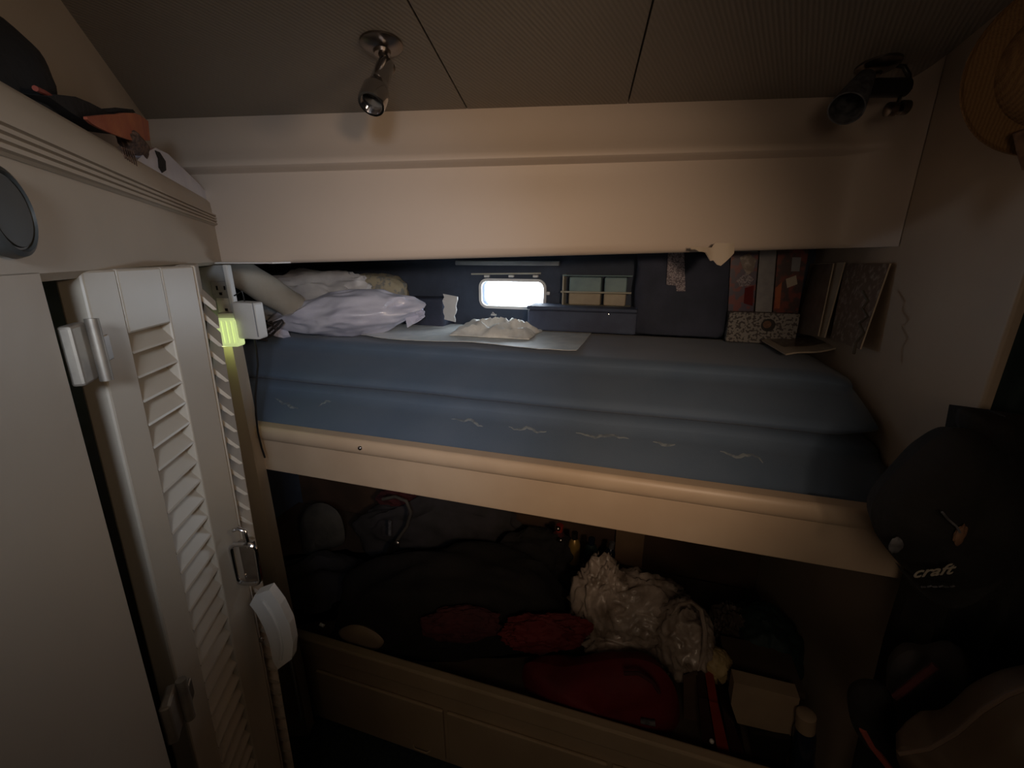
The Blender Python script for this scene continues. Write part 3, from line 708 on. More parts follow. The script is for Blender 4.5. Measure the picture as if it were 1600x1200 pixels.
def shape(g, pts, m, name='print', Y=Yc, lab=None):
    return obj(name, prism([PY(x, y, Y-0.0012) for x, y in pts], (0, 0.0014, 0)), m, g, label=lab)
shape(g1, [(1156, 402), (1170, 396), (1182, 406), (1177, 424), (1168, 430), (1160, 418)], 'mag_photo')
shape(g1, [(1150, 438), (1166, 426), (1178, 436), (1170, 446), (1156, 448)], 'label')
shape(g1, [(1164, 450), (1178, 446), (1176, 478), (1162, 474)], 'red2')
shape(g1, [(1142, 386), (1185, 387), (1184, 394), (1142, 393)], 'paper_grey')
shape(g3, [(1238, 402), (1252, 402), (1249, 424), (1236, 424)], 'paper_grey')
shape(g3, [(1228, 436), (1244, 430), (1246, 444), (1230, 450)], 'page')
shape(g3, [(1212, 450), (1222, 440), (1218, 482), (1210, 482)], 'orange')
# doodle covered card box
a, b = PY(1140, 487, 1.805), PY(1242, 533, 1.805)
cb = thing('card_box', ((a.x+b.x)/2, 1.82, ZM+0.002), 'low card box covered in black doodles in front of the printed books', 'box')
obj('body', box2(a.x, b.x, 1.80, 1.838, ZM+0.003, a.z, 0.003), 'doodle', cb)
q = PY(1200, 508, 1.80); obj('emblem', lathe([(0.024, 0), (0.024, 0.002)], Vector((q.x, 1.7998, q.z)), (0, -1, 0), 20), 'black_plastic', cb)
obj('emblem_rim', lathe([(0.014, 0), (0.014, 0.001)], Vector((q.x-0.004, 1.7977, q.z+0.003)), (0, -1, 0), 16), 'patch_brown', cb)
# magazines leaning on the right bulkhead
def lean_mag(top, bot, m, lab, dx=0.0, pages=(0.006)):
    tp = [PX(x, y, 0.613-dx) for x, y in top]; bt = [PX(x, y, 0.588-dx) for x, y in bot]
    pts = [tp[0], tp[1], bt[1], bt[0]]
    nn = (pts[1]-pts[0]).cross(pts[2]-pts[0]).normalized()
    if nn.x > 0: nn = -nn
    g = thing('magazine', ((bt[0]+bt[1])/2), lab, 'magazine', 'magazines leaning on the right bulkhead')
    obj('cover', prism([p+nn*0.004 for p in pts], nn*0.0008), m, g)
    obj('pages', prism([p+nn*0.0005 for p in pts], nn*0.0033), 'page', g)
    return g, pts, nn
lean_mag([(1268, 412), (1322, 410)], [(1243, 520), (1290, 528)], 'page', 'cream magazine edge showing behind the narrow brown leaning magazine', 0.0)
mg = lean_mag([(1274, 414), (1304, 412)], [(1243, 520), (1280, 525)], 'mag_brown', 'narrow brown magazine leaning nearest the printed books', 0.012)
mg2 = lean_mag([(1324, 412), (1393, 412)], [(1300, 530), (1346, 546)], 'mag_photo', 'wide brown photo magazine leaning on the right bulkhead beside the lying one', 0.0)
# magazine lying on the mattress
pl_ = [(1190, 532), (1228, 554), (1322, 541), (1270, 524)]
pts = [PZ(x, y, zz) for (x, y), zz in zip(pl_, (-0.305, -0.305, -0.283, -0.29))]
lm = thing('magazine', sum(pts, Vector())/4-UZ*0.010, 'open pale magazine lying flat on the mattress below the leaning ones', 'magazine')
def bil(u, v, h):
    p = pts[0]*(1-u)*(1-v)+pts[1]*(1-u)*v+pts[3]*u*(1-v)+pts[2]*u*v
    return p+UZ*(h+0.008*math.sin(PI*v)*0+0.010*max(0, 0.35-u)+0.003*math.sin(u*8))
obj('pages', grid([[bil(i/10, k/6, -0.006) for k in range(7)] for i in range(11)], 0.005, UZ), 'page', lm, smooth=True)
obj('photo', grid([[bil(0.12+0.8*i/8, 0.06+0.6*k/5, 0.0006) for k in range(6)] for i in range(9)], 0.0006, UZ), 'mag_photo', lm)
# little chain of pale cord beside the magazines
pc = [PX(1348, 455, 0.56), PX(1356, 470, 0.56), PX(1348, 482, 0.555), PX(1356, 495, 0.555), PX(1343, 505, 0.55), PX(1350, 520, 0.55), PX(1338, 535, 0.545), PX(1334, 553, 0.54)]
obj('beaded_cord', tube(pc, 0.0035, 8), 'grey_shoe', smooth=True, label='knotted pale and dark cord hanging beside the wide leaning magazine', cat='cord')

# ================================================================ PILLAR FITTINGS
pc0 = PH(343, 452, 1.262)
op = thing('outlet', pc0+FV*0.01-UZ*0.05, 'grey double wall socket plate at the top of the pillar', 'outlet')
sc = depth(pc0)/F
def onpil(px, py, off=0.0): return PH(px, py, 1.258-off)
obj('plate', box(onpil(342, 470, 0.004)+FV*0.002, (48*sc, 0.030, 108*sc), (RV, FV, UZ), 0.004), 'soffit', op, smooth=True)
obj('plate_edge', box(onpil(364, 468, 0.014), (7*sc, 0.022, 104*sc), (RV, FV, UZ), 0.003), 'white', op, smooth=True)
for (x, y) in ((343, 455), (352, 480)):
    fb = obj('socket', box(onpil(x+2, y, 0.016), (26*sc, 0.006, 30*sc), (RV, FV, UZ), 0.002), 'paper_grey' if y < 460 else 'white', op, smooth=True)
    for dx, dy, w, h in ((-6, -5, 2.2, 6), (6, -5, 2.2, 6), (0, 4, 4, 4)):
        if y > 460 and dy < 0: continue
        obj('slot', box(onpil(x+2+dx, y+dy, 0.0195), (w*sc, 0.002, h*sc), (RV, FV, UZ)), 'black_plastic', fb)
nl = thing('night_light', onpil(355, 540, 0.03), 'glowing yellow-green night light plugged into the wall socket', 'night light')
obj('diffuser', box(onpil(358, 519, 0.048), (34*sc, 0.038, 43*sc), (RV, FV, UZ), 0.007), 'glow', nl, smooth=True)
obj('housing', box(onpil(357, 494, 0.034), (26*sc, 0.026, 12*sc), (RV, FV, UZ), 0.004), 'white', nl, smooth=True)
for k in range(4): obj('rib', box(onpil(347+7.5*k, 519, 0.0685), (2.2*sc, 0.003, 34*sc), (RV, FV, UZ), 0.0008), 'glow', nl)
obj('side_lens', box(onpil(328, 516, 0.030), (17*sc, 0.014, 46*sc), (RV, FV, UZ), 0.004), 'glow', nl, smooth=True)
l = bpy.data.lights.new('night_light_bulb', 'POINT'); l.energy = 0.05; l.color = (0.80, 1.0, 0.35); l.shadow_soft_size = 0.012
lo = bpy.data.objects.new('night_light_bulb', l); COL.objects.link(lo); q = onpil(345, 545, 0.05); lo.location = (q.x, q.y, q.z+EZ)
ch = thing('charger', onpil(392, 528, 0.03), 'white wall charger block beside the night light with a black cable', 'charger')
obj('body', box(onpil(391, 500, 0.034), (34*sc, 0.05, 56*sc), (Vector(RV*0.97+UZ*-0.05).normalized(), FV, UZ), 0.006), 'white', ch, smooth=True)
obj('face_seam', box(onpil(399, 500, 0.0605), (1.2*sc, 0.002, 52*sc), (RV, FV, UZ)), 'paper_grey', ch)
obj('plug_neck', box(onpil(372, 492, 0.026), (10*sc, 0.02, 26*sc), (RV, FV, UZ), 0.002), 'white', ch, smooth=True)
cab = [onpil(398, 528, 0.03), onpil(401, 545, 0.02), onpil(403, 570, 0.03), onpil(401, 595, 0.045), PH(399, 620, 1.20), PH(400, 648, 1.195), PH(403, 675, 1.195), PH(409, 700, 1.195), PH(414, 715, 1.20)]
obj('power_cable', tube(cab, 0.0028, 8), 'black_plastic', smooth=True, label='thin black cable hanging down over the left end of the berth board', cat='cable')
obj('phone_cord', tube([onpil(366, 462, 0.03), onpil(378, 455, 0.035), onpil(382, 470, 0.03), onpil(380, 476, 0.03)], 0.002, 8), 'black_plastic', smooth=True, label='short black lead looping out of the top socket', cat='cable')
# white curved catch below the handle
def cpt(x, y): return PH(x, y, 0.68)
outer_ = [(398, 930), (420, 922), (438, 946), (452, 975), (458, 1005), (456, 1030), (434, 1046)]
inner_ = [(426, 1032), (421, 1005), (412, 980), (400, 958), (390, 945)]
ho = thing('hook', cpt(430, 1040), 'white curved plastic hook standing proud of the pillar below the chrome pull', 'hook')
obj('body', prism([cpt(x, y) for x, y in outer_+inner_], FV*0.020), 'white', ho)
ridge = [(410, 938), (424, 958), (436, 984), (441, 1010), (439, 1030)]
obj('ridge', tube([cpt(x, y)-FV*0.001 for x, y in ridge], 0.0035, 8), 'white', ho, smooth=True)
obj('stem', tube([cpt(402, 950)+FV*0.015, cpt(398, 985)+FV*0.03, cpt(404, 1030)+FV*0.06], 0.006, 8), 'steel', ho, smooth=True)
q = cpt(400, 1012)+FV*0.02; obj('screw', lathe([(0.006, 0), (0.005, 0.004)], q, -FV, 12), 'chrome', ho, smooth=True)

# ================================================================ LEFT LEDGE AND WALL
q = PP(-14, 330, (-1.2, 1.0), 41.7)
sp = thing('speaker', q-UZ*0.05, 'round dark grey disc with a rim on the left bulkhead, cut by the frame', 'speaker')
obj('rim', lathe([(0.036, 0.001), (0.038, 0.006), (0.036, 0.012), (0.032, 0.014), (0.0305, 0.011)], q, nW, 40), 'grey_mid', sp, smooth=True)
obj('cone', lathe([(0.0305, 0.008), (0.028, 0.0125), (0.014, 0.0132), (0.001, 0.0135)], q, nW, 36), 'grey_dark', sp, smooth=True)
def ledge(px, py, back=0.02):
    p = PP(px, py, (A0.x-nW.x*back, A0.y-nW.y*back), 41.7); return p
# black cap at the left edge
c = ledge(2, 118, 0.08)
bc = thing('cap', Vector((c.x, c.y, 0.163)), 'black cap on the left ledge at the edge of the frame', 'cap')
obj('crown', blob(Vector((c.x, c.y, 0.205))+dW*-0.03, (0.07, 0.055, 0.062), seed=2, amp=0.05, ax=(dW, nW, UZ), flat=0.164), 'black', bc, smooth=True)
rows = [[Vector((c.x, c.y, 0.166))+dW*(0.03+0.045*math.cos(a)*k)+nW*(0.05*math.sin(a)*k)+UZ*(0.012*(1-k)) for k in (0.2, 0.6, 1.0)] for a in [PI*(-0.6+1.2*i/12) for i in range(13)]]
obj('brim', grid(rows, 0.004, UZ), 'black', bc, smooth=True)
a, b = ledge(55, 138, 0.022), ledge(82, 153, 0.022)
obj('strap', tube([a, (a+b)/2+UZ*0.001, b], 0.003, 8), 'redstrap', smooth=True, label='thin red-brown strap between the black cap and the orange band', cat='strap')
# black and orange visor
vz = ledge(160, 205, 0.03)
vs = thing('sun_visor', Vector((vz.x, vz.y, 0.163)), 'black visor with a wide orange band and dark woven end on the left ledge', 'visor')
def lpt(x, y, back): return ledge(x, y, back)
def slab(poly, b0, b1): 
    n = len(poly); v = [lpt(x, y, b0) for x, y in poly]+[lpt(x, y, b0)-nW*(b1-b0) for x, y in poly]
    return v, [list(range(n)), list(range(n, 2*n))[::-1]]+[[i, (i+1) % n, n+(i+1) % n, n+i] for i in range(n)]
obj('peak', slab([(76, 151), (95, 149), (118, 151), (140, 160), (165, 173), (190, 190), (200, 212), (168, 207), (140, 194), (110, 175)], 0.016, 0.05), 'black', vs, smooth=True)
rows = []
for i in range(15):
    t = i/14; x = 130+98*t; yt = 182-4*math.sin(PI*t*0.9)-(3 if t > .5 else 0)*t; yb2 = 186+33*min(1, t*1.5)**0.7
    if t > 0.82: yt += (t-0.82)*60
    bk = 0.012+0.0*t+0.035*max(0, t-0.8)/0.2
    rows.append([lpt(x+0.1*(y_-yt), y_, bk) for y_ in (yt, (yt+yb2)/2, yb2)])
obj('band', grid(rows, 0.004), 'orange', vs, smooth=True)
obj('band_lining', slab([(170, 175), (208, 171), (212, 176), (172, 182)], 0.02, 0.045), 'black', vs)
obj('woven_end', blob(lpt(209, 225, 0.016), (0.042, 0.018, 0.019), seed=6, amp=0.1, ax=(Vector(dW*0.9-UZ*0.15).normalized(), nW, UZ)), 'weave', vs, smooth=True)
for k in range(6):
    a = lpt(190+3.4*k, 230+1.2*k, 0.004); obj('fringe', tube([a, lpt(192+4*k, 240+2*k, 0.002), lpt(196+3.5*k, 248+2.2*k, 0.001)], 0.0012, 6), 'weave', vs)
# white folded bag with a black strap beyond it
wf = thing('folded_bag', Vector((lpt(265, 275, 0.05).x, lpt(265, 275, 0.05).y, 0.163)), 'bluish white folded fabric with a black strip on the far end of the left ledge', 'fabric')
obj('body', slab([(212, 252), (228, 238), (243, 231), (262, 240), (285, 262), (312, 288), (332, 312), (318, 318), (280, 300), (240, 275)], 0.008, 0.06), 'white_bag', wf, smooth=True)
obj('strip', slab([(243, 235), (250, 238), (259, 252), (260, 266), (254, 270), (249, 262), (248, 248)], 0.0065, 0.009), 'black', wf)

# ================================================================ CEILING LIGHTS
def aim(frm, to): return (to-frm).normalized()
b0 = onC(596, 68); rd = thing('reading_light', b0, 'bright chrome reading light hanging from the ceiling on the left', 'lamp')
ax = -nC
obj('base', lathe([(0.043, 0.0), (0.043, 0.004), (0.036, 0.010), (0.018, 0.014), (0.016, 0.02)], b0, ax, 32), 'dark_chrome', rd, smooth=True)
k0 = b0+ax*0.018
k1 = PH(606, 92, 0.97); k1 = b0+ax*0.045+RV*0.012
obj('swivel', tube([k0, k1], 0.009, 12), 'dark_chrome', rd, smooth=True)
obj('knuckle', blob(k1, (0.013, 0.013, 0.013), amp=0, sub=3), 'dark_chrome', rd, smooth=True)
dpt = depth(k1)
def atd(px, py, d): r = ray(px, py); return r*(d/depth(r))
h0, h1 = atd(604, 98, dpt-0.005), atd(580, 163, dpt-0.05)
d_ = (h1-h0); Lh = d_.length; d_.normalize()
obj('barrel', lathe([(0.010, 0), (0.016, 0.004), (0.0175, Lh*0.12), (0.0185, Lh*0.5), (0.0205, Lh*0.63), (0.0235, Lh*0.66)], h0, d_, 28), 'chrome', rd, smooth=True)
obj('head_ring', lathe([(0.0245, Lh*0.665), (0.0262, Lh*0.70), (0.0265, Lh*0.97), (0.025, Lh), (0.021, Lh), (0.020, Lh*0.9), (0.001, Lh*0.88)], h0, d_, 32), 'chrome', rd, smooth=True)
b0 = onC(1372, 100); r2 = thing('reading_light', b0, 'dark ceiling lamp with a swivel bracket in the shaded right corner', 'lamp')
obj('base', lathe([(0.045, 0.0), (0.045, 0.005), (0.036, 0.012), (0.015, 0.016)], b0, ax, 32), 'dark_chrome', r2, smooth=True)
D = depth(b0+ax*0.05)
obj('arm', tube([b0+ax*0.012, atd(1372, 112, D)], 0.010, 12), 'dark_chrome', r2, smooth=True)
obj('yoke', tube([atd(1368, 104, D), atd(1395, 101, D), atd(1412, 104, D), atd(1420, 118, D), atd(1421, 140, D)], 0.0055, 10), 'black_plastic', r2, smooth=True)
obj('swivel_body', tube([atd(1352, 138, D-0.01), atd(1414, 137, D)], 0.020, 20), 'black_plastic', r2, smooth=True)
a, b = atd(1352, 122, D-0.01), atd(1322, 170, D-0.04); d_ = (b-a); Lh = d_.length; d_.normalize()
obj('shade', lathe([(0.010, -0.01), (0.020, 0.0), (0.026, Lh*0.35), (0.034, Lh*0.8), (0.037, Lh), (0.034, Lh), (0.022, Lh*0.4), (0.001, Lh*0.3)], a, d_, 32), 'patch_grey', r2, smooth=True)
for x, y in ((1392, 171), (1412, 168)): obj('knob', lathe([(0.008, -0.012), (0.015, -0.008), (0.015, 0.008), (0.008, 0.012)], atd(x, y, D-0.01), RV, 16), 'dark_chrome', r2, smooth=True)
obj('screw_stem', tube([atd(1408, 148, D), atd(1402, 166, D-0.01)], 0.005, 8), 'chrome', r2, smooth=True)

# ================================================================ THINGS ON THE LOWER BERTH
ZP = -1.468
def lump(name, px, py, Y, rx, rz, ry, m, lab, cat, **k):
    p = PY(px, py, Y); k.setdefault('sub', 5)
    return obj(name, pblob(px, py, rx, rz, ry, p, **k), m, smooth=True, label=lab, cat=cat)
lump('duffel_bag', 712, 985, 1.30, 178, 138, 0.19, 'black', 'large black duffel bag filling the middle of the lower berth', 'bag', seed=11, amp=0.06, crease=0.07, cfreq=1.5, sq=0.8, flat=ZP)
lump('jacket_heap', 690, 830, 1.69, 125, 62, 0.12, 'dark_cloth', 'dark heap of clothes piled behind the black duffel under the board', 'clothes', seed=14, amp=0.10, crease=0.10, cfreq=1.8)
lump('clothes_heap', 500, 960, 1.30, 110, 95, 0.22, 'dark_cloth', 'dark clothes heap at the left end of the lower berth by the pillar', 'clothes', seed=15, amp=0.10, crease=0.12, cfreq=1.8, flat=ZP)
lump('clothes_heap', 835, 872, 1.62, 62, 48, 0.10, 'black', 'very dark navy clothing bundle left of the clear plastic bag', 'clothes', seed=18, amp=0.08, crease=0.12, cfreq=1.9)
# grey felt boot shape hanging at left back
bt = [(482, 792), (505, 786), (528, 800), (538, 828), (536, 850), (514, 856), (500, 868), (492, 886), (476, 884), (474, 850), (470, 815)]
def puffy(poly, Y, th, m, name, parent=None, **kw):
    """rounded body from an outline: pillow-shaped in depth"""
    P = [PY(x, y, Y) for x, y in poly]; c = sum(P, Vector())/len(P); n = len(P); v = []; f = []
    Q = []
    for i in range(n):
        a, b = P[i-1], P[i]; cc = P[(i+1) % n]; nx_ = P[(i+2) % n]
        for t in (0, 0.25, 0.5, 0.75):
            Q.append(0.5*((2*b)+(cc-a)*t+(2*a-5*b+4*cc-nx_)*t*t+(-a+3*b-3*cc+nx_)*t**3))
    n = len(Q); levels = [(0.0, 1), (0.35, 1), (0.6, 1), (0.8, 1), (0.92, 1), (1.0, 0.0)]
    for sgn in (-1, 1):
        for s_, _ in levels:
            h = th*math.sqrt(max(0, 1-s_**2.6))
            for q in Q:
                p = c+(q-c)*s_; v.append(p+Vector((0, sgn*h*(1+0.25*noise.noise(p*14)), 0)))
    m_ = len(levels)
    for g in range(2):
        for l_ in range(m_-1):
            for i in range(n): f.append([(g*m_+l_)*n+i, (g*m_+l_)*n+(i+1) % n, (g*m_+l_+1)*n+(i+1) % n, (g*m_+l_+1)*n+i])
    return obj(name, (v, f), m, parent, smooth='all', **kw)
puffy(bt, 1.50, 0.045, 'grey_shoe', 'boot', label='grey-beige felt boot standing on dark clothes at the left', cat='boot')
lump('red_cloth', 640, 778, 1.70, 45, 22, 0.05, 'maroon', 'dim reddish cloth at the back just under the board, left half', 'cloth', seed=21, amp=0.12, crease=0.15)
# strap loop
sp_ = [PY(x, y, 1.44) for x, y in ((598, 780), (618, 776), (635, 783), (642, 800), (636, 822), (622, 842), (612, 856))]
obj('bag_strap', tube(sp_, 0.008, 10), 'grey_shoe', smooth=True, label='curved grey strap loop standing up behind the black duffel', cat='strap')
sb = [PY(x, y, 1.42) for x, y in ((609, 815), (609, 836))]; obj('buckle', tube(sb, 0.008, 10), 'patch_grey', smooth=True, label='short pale buckle bar inside the curved grey strap loop', cat='buckle')
puffy([(604, 862), (614, 846), (624, 850), (616, 868)], 1.40, 0.01, 'steel', 'metal_clasp', label='small shiny clasp below the grey strap loop', cat='clasp')
for (x0_, y0_, x1_, y1_, lab) in ((544, 896, 568, 882, 'pale pen-like stick lying on the dark clothes, right one of two'), (470, 938, 484, 928, 'pale pen-like stick lying on the dark clothes, left one of two')):
    obj('pen', tube([PY(x0_, y0_, 1.24), PY(x1_, y1_, 1.27)], 0.0035, 8), 'patch_grey', smooth=True, label=lab, cat='pen')
obj('peg', tube([PY(500, 975, 1.03)+UZ*0.0, PY(506, 978, 1.03)], 0.006, 10), 'white', smooth=True, label='tiny white peg on the lower edge board near the pillar', cat='peg')
puffy([(530, 985), (552, 976), (580, 984), (600, 1002), (585, 1016), (556, 1006), (535, 996)], 1.06, 0.02, 'card', 'folded_cloth', label='tan cloth end draped against the lower edge board', cat='cloth')
# bottles and packets at the back right
def bottle(px, py, Y, r, h, m, capm, lab, tilt=0):
    p = PY(px, py, Y); ax_ = (UZ+RV*tilt).normalized()
    g = thing('bottle', p, lab, 'bottle')
    obj('body', lathe([(r*0.9, 0), (r, 0.004), (r, h*0.6), (r*0.8, h*0.72), (r*0.45, h*0.8)], p, ax_, 20), m, g, smooth=True)
    obj('bottle_cap', lathe([(r*0.5, h*0.8), (r*0.52, h), (r*0.3, h*1.01)], p, ax_, 16), capm, g, smooth=True)
lump('clothing_bundle', 905, 925, 1.66, 70, 40, 0.09, 'black', 'black bundle under the small bottles behind the clear bag', 'clothes', seed=25, amp=0.06, crease=0.08)
bottle(868, 866, 1.66, 0.032, 0.16, 'maroon', 'red_book', 'dark red bottle, leftmost of the small items under the board', 0.1)
bottle(896, 878, 1.66, 0.028, 0.16, 'gold', 'steel', 'bottle with gold body next to the dark red bottle')
bottle(922, 884, 1.68, 0.03, 0.15, 'green', 'navy_bottle', 'dark green bottle between the gold bottle and the post')
bottle(948, 890, 1.70, 0.025, 0.15, 'navy_bottle', 'patch_grey', 'slim dark bottle closest to the brown post', 0.1)
for x, y, lab in ((872, 826, 'upper one of two shiny balls in front of the dark red bottle'), (876, 844, 'lower one of two shiny balls in front of the dark red bottle')):
    obj('ornament_ball', blob(PY(x, y, 1.58), (0.011, 0.011, 0.011), amp=0, sub=3), 'steel', smooth=True, label=lab, cat='ball')
# red cloth behind
lump('red_cloth', 850, 988, 1.15, 66, 30, 0.05, 'red2', 'red cloth bunched left of the clear plastic bag on the black duffel', 'cloth', seed=31, amp=0.10, crease=0.15)
lump('red_cloth', 720, 975, 1.10, 62, 30, 0.04, 'maroon', 'dark maroon cloth on the front of the black duffel', 'cloth', seed=33, amp=0.10, crease=0.12)
# clear plastic bag
def cb_(px, py, Y, rx, rz, ry, seed, warp, cr=0.16):
    return pblob(px, py, rx, rz, ry, PY(px, py, Y), seed=seed, amp=0.10, freq=1.5, crease=cr, cfreq=1.9, warp=warp, sub=5)
cbag = obj('clear_plastic_bag', join(cb_(938, 940, 1.36, 44, 76, 0.10, 41, (1.7, 1.7, 0.4), 0.2), cb_(1005, 950, 1.38, 76, 52, 0.13, 44, (0.8, 1.2, 1.6)), cb_(1000, 1003, 1.33, 90, 42, 0.11, 47, (1.2, 1.0, 1.3)), cb_(1066, 998, 1.28, 42, 62, 0.11, 50, (1.4, 1.2, 0.6))), 'clear_bag', smooth='all',
    label='crumpled translucent plastic bag in the middle right of the lower berth', cat='bag')
obj('rim', tube([PY(x, y, 1.17) for x, y in ((1050, 960), (1062, 944), (1080, 940), (1095, 952), (1102, 985), (1100, 1020), (1092, 1045), (1080, 1050), (1070, 1040))], [0.004, 0.006, 0.007, 0.007, 0.007, 0.007, 0.006, 0.005, 0.004], 8), 'clear_bag', cbag, smooth=True)
# red bag at the front edge
rbag = puffy([(817, 1045), (832, 1034), (880, 1042), (930, 1034), (985, 1028), (1030, 1042), (1055, 1075), (1062, 1120), (1050, 1150), (1010, 1148), (950, 1128), (880, 1102), (822, 1082)], 1.13, 0.085, 'red', 'red_bag', label='red soft bag lying against the lower edge board', cat='bag')
obj('bag_handle', tube([PY(x, y, 1.045) for x, y in ((975, 1052), (998, 1052), (1020, 1066), (1030, 1082))], 0.006, 8), 'maroon', rbag, smooth=True)
obj('buckle', tube([PY(1001, 1126, 1.04), PY(1024, 1131, 1.04)], 0.008, 8), 'patch_grey', rbag, smooth=True)
# right end
lump('green_bag', 1192, 1010, 1.40, 52, 58, 0.13, 'green', 'green-black bag at the right end of the lower berth', 'bag', seed=51, amp=0.05, crease=0.06, sq=0.85)
lump('brown_cloth', 1140, 985, 1.42, 26, 40, 0.08, 'crate', 'brown crumpled cloth between the clear bag and the green-black bag', 'cloth', seed=53, amp=0.1, crease=0.2)
lump('yellow_bundle', 1118, 1038, 1.22, 24, 26, 0.05, 'yellow', 'pale yellow bundle beside the clear bag, above the red books', 'bundle', seed=55, amp=0.06, crease=0.06)
a, b = PY(1136, 1056, 1.16), PY(1262, 1082, 1.16)
obj('crate', prism([PY(1138, 1058, 1.16), PY(1258, 1084, 1.16), PY(1258, 1096, 1.16), PY(1138, 1068, 1.16)], (0, 0.16, 0)), 'crate', label='dark tray edge under the green-black bag', cat='tray')
a = PY(1146, 1066, 1.10); sc = depth(a)/F
xv = (PY(1250, 1092, 1.10)-a); xl = xv.length; xv.normalize(); zv = (UZ - xv*xv.z).normalized()
obj('card_box', prism([PY(x, y, 1.10) for x, y in ((1147, 1066), (1250, 1092), (1236, 1150), (1152, 1130), (1142, 1100))], (0, 0.045, 0)), 'card', label='tan cardboard box in front of the dark tray at the right end', cat='box')
bt_ = PY(1258, 1200, 1.05)
gb = thing('bottle', PY(1254, 1215, 1.07), 'navy bottle with a wide cream cap at the right end, leaning on the bulkhead', 'bottle')
p0_ = PY(1252, 1212, 1.07); p1_ = PY(1258, 1138, 1.07); dd = (p1_-p0_); LL = dd.length; dd.normalize()
obj('body', lathe([(0.026, 0), (0.028, 0.005), (0.028, LL*0.9), (0.024, LL)], p0_, dd, 24), 'navy_bottle', gb, smooth=True)
obj('bottle_cap', lathe([(0.024, 0), (0.0245, 0.052), (0.02, 0.056), (0.001, 0.057)], p1_, dd, 24), 'card', gb, smooth=True)
def bk(q, m, lab, Y=1.07):
    g = thing('book', PY(q[2][0], q[2][1], Y), lab, 'book')
    obj('cover', prism([PY(x, y, Y) for x, y in q], (0, 0.004, 0)), m, g)
    obj('pages', prism([PY(x, y, Y+0.0045) for x, y in q], (0, 0.11, 0)), m, g)
bk([(1108, 1096), (1122, 1100), (1142, 1184), (1122, 1180)], 'red_book', 'red book standing upright left of the tan cardboard box')
bk([(1092, 1090), (1106, 1094), (1120, 1180), (1098, 1172)], 'dark_book', 'dark maroon book standing left of the red book')
bk([(1128, 1104), (1148, 1136), (1168, 1190), (1146, 1186)], 'dark_book', 'dark book right of the red one, below the tan cardboard box')
bk([(1172, 1146), (1236, 1156), (1226, 1205), (1178, 1196)], 'black_plastic', 'black case standing below the tan cardboard box', 1.08)
obj('knob', blob(PY(1112, 1158, 1.055), (0.007, 0.007, 0.007), amp=0, sub=3), 'white', smooth=True, label='small white knob in front of the dark maroon book', cat='knob')
# tan strip standing between red bag and books
obj('card_divider', prism([PY(x, y, 1.15) for x, y in ((1068, 1060), (1090, 1052), (1104, 1168), (1068, 1158))], (0, 0.012, 0)), 'brown', label='brown upright board between the red bag and the books', cat='board')

# ================================================================ RIGHT SIDE: HATS, JACKET
def drape(poly_l, poly_r, Y, m, name, thick, amp, seed, **kw):
    rows = []
    n = len(poly_l)
    for i in range(n):
        a, b = poly_l[i], poly_r[i]; row = []
        for k in range(25):
            u = k/24; x = a[0]+(b[0]-a[0])*u; y = a[1]+(b[1]-a[1])*u
            Yk = Y-amp*math.sin(PI*u)**0.6+0.018*math.sin(u*19+i*0.5+seed)*(0.4+i/n)+0.01*noise.noise(Vector((u*5, i*0.5, seed)))
            row.append(PY(x, y, Yk))
        rows.append(row)
    return obj(name, grid(rows, thick, (0, 1, 0)), m, smooth=True, **kw)
def interp(pts, n):
    out = []
    for i in range(n):
        t = i/(n-1)*(len(pts)-1); k = min(int(t), len(pts)-2); f_ = t-k
        out.append((pts[k][0]*(1-f_)+pts[k+1][0]*f_, pts[k][1]*(1-f_)+pts[k+1][1]*f_))
    return out
cu = drape(interp([(1606, 380), (1580, 480), (1558, 580), (1545, 640), (1535, 760), (1520, 900)], 14), interp([(1900, 380), (1880, 480), (1850, 580), (1820, 680), (1780, 760), (1740, 900)], 14), 1.10, 'teal', 'curtain', 0.01, 0.02, 2, label='dark teal curtain hanging in the doorway at the right edge', cat='curtain')
jk = drape(interp([(1500, 640), (1490, 690), (1470, 760), (1440, 850), (1418, 930), (1392, 1010), (1372, 1090), (1345, 1190), (1335, 1240)], 20), interp([(1640, 660), (1700, 700), (1720, 760), (1720, 850), (1700, 930), (1680, 1010), (1660, 1090), (1640, 1190), (1630, 1240)], 20), 0.93, 'black', 'jacket', 0.03, 0.06, 1, label='long black jacket hanging at the doorway edge on the right', cat='jacket')
# black cap hanging over the jacket, tipped down to the left
Yp = 0.80
cp = PY(1468, 790, Yp); sc = depth(cp)/F
cap = thing('baseball_cap', cp, 'black baseball cap with small pale lettering, hanging by the doorway on the right', 'cap')
t1 = (RV*0.80-UZ*0.60).normalized(); t2 = (UZ*0.80+RV*0.60).normalized()
cap_poly = [(1478, 674), (1500, 668), (1530, 676), (1560, 700), (1585, 760), (1590, 840), (1570, 900), (1530, 925), (1480, 922), (1440, 908), (1405, 880), (1378, 848), (1362, 818), (1364, 785), (1385, 752), (1415, 722), (1450, 692)]
puffy(cap_poly, Yp, 0.075, 'black', 'crown', cap)
puffy([(1500, 645), (1512, 637), (1530, 641), (1560, 648), (1590, 665), (1600, 700), (1560, 710), (1520, 690), (1500, 668)], Yp+0.03, 0.03, 'black', 'adjuster', cap)
rows = []
for i in range(13):
    t = i/12; a_ = (1400+150*t, 880+44*math.sin(PI*t)); 
    rows.append([PY(a_[0]+6*k, a_[1]+9*k, Yp-0.055-0.010*k*math.sin(PI*t)) for k in (0, 1, 2, 3)])
obj('brim', grid(rows, 0.004, (0, 1, 0)), 'black', cap, smooth=True)
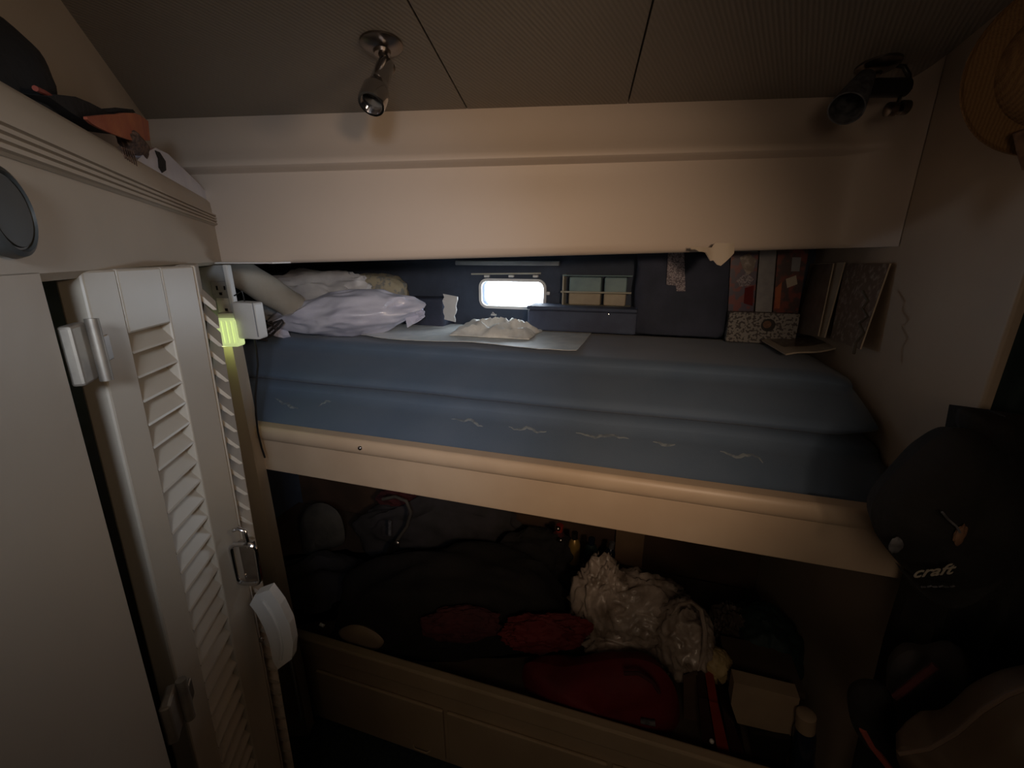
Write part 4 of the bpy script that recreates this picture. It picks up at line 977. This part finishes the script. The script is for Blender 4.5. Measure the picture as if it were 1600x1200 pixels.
def pat(px, py, rx, ry, m, nm, Y=Yp-0.0775, lab=None):
    p = PY(px, py, Y); s_ = depth(p)/F
    obj(nm, pblob(px, py, rx, ry, 0.004, p, seed=px, amp=0.12, crease=0.1, sub=3), m, cap, smooth=True, label=lab)
pat(1400, 852, 11, 14, 'patch_grey', 'badge', Yp-0.052, 'round grey badge')
pat(1500, 836, 8, 19, 'patch_brown', 'badge', Yp-0.074, 'brown embroidered patch')
pat(1484, 880, 13, 10, 'patch_grey', 'badge', Yp-0.066, 'grey embroidered patch')
obj('embroidery_line', tube([PY(x, y, Yp-0.077) for x, y in ((1472, 800), (1482, 812), (1494, 822), (1500, 832))], 0.0018, 6), 'patch_grey', cap)
p = PY(1424, 903, Yp-0.092); s_ = depth(p)/F; tx = (PY(1480, 897, Yp-0.092)-p)
obj('lettering', text_mesh('craft', p, tx, UZ, 27*s_, 0.0006), 'stitch', cap)
p = PY(1440, 917, Yp-0.092); obj('lettering', join(*[tube([p+RV*(0.009*k), p+RV*(0.009*k+0.006)+UZ*0.002*(k % 2)], 0.0014, 6) for k in range(6)]), 'patch_grey', cap)
# straw hat on the bulkhead, top right
hc = PH(1672, 98, 0.80)
hat = thing('straw_hat', hc, 'tan straw hat hanging at the top right corner', 'hat')
hb_ax = (-RV*0.30-FV*0.95).normalized()
obj('brim', lathe([(0.096, 0.004), (0.11, -0.002), (0.128, -0.006), (0.134, -0.002), (0.134, -0.007), (0.128, -0.011), (0.11, -0.007), (0.094, -0.002)], hc, hb_ax, 56), 'straw', hat, smooth=True)
obj('crown', lathe([(0.095, 0.003), (0.093, 0.02), (0.084, 0.045), (0.062, 0.062), (0.03, 0.068), (0.001, 0.069)], hc, hb_ax, 48), 'straw', hat, smooth=True)
obj('hat_cord', tube([PH(1592, 205, 0.79), PH(1598, 235, 0.79), PH(1606, 262, 0.79)], 0.007, 10), 'patch_brown', hat, smooth=True)
# translucent grey pouch, black round item with strap, brown curved bag
puffy([(1392, 1042), (1420, 1016), (1460, 1022), (1500, 1012), (1520, 1040), (1522, 1080), (1500, 1118), (1460, 1150), (1410, 1150), (1390, 1110)], 0.80, 0.05, 'dark_cloth', 'pouch', label='dim grey cloth pouch in front of the black jacket, lower right', cat='pouch')
bpb = puffy([(1326, 1092), (1336, 1076), (1360, 1070), (1388, 1078), (1398, 1110), (1396, 1150), (1378, 1165), (1350, 1160), (1330, 1128)], 0.76, 0.035, 'black', 'hanging_pouch', label='rounded black pouch hanging in front of the berth end, lower right', cat='pouch')
obj('strap', tube([PY(x, y, 0.735) for x, y in ((1348, 1140), (1362, 1165), (1382, 1190), (1400, 1215))], 0.006, 8), 'redstrap', bpb, smooth=True)
obj('strap', tube([PY(x, y, 0.74) for x, y in ((1398, 1090), (1430, 1064), (1462, 1040))], 0.006, 8), 'maroon', bpb, smooth=True)
seatp = [(1400, 1172), (1450, 1164), (1490, 1140), (1530, 1105), (1570, 1080), (1620, 1062), (1700, 1060), (1800, 1100), (1820, 1260), (1700, 1330), (1500, 1320), (1430, 1240)]
sb_ = thing('stool', PY(1600, 1300, 0.62), 'brown vinyl padded seat rising into the lower right corner', 'seat')
puffy(seatp, 0.62, 0.06, 'brown_leather', 'cushion', sb_)
obj('piping', tube([PY(x, y, 0.562+0.0) for x, y in ((1404, 1178), (1452, 1170), (1494, 1146), (1534, 1111), (1574, 1086), (1622, 1068))], 0.003, 8), 'brown', sb_, smooth=True)
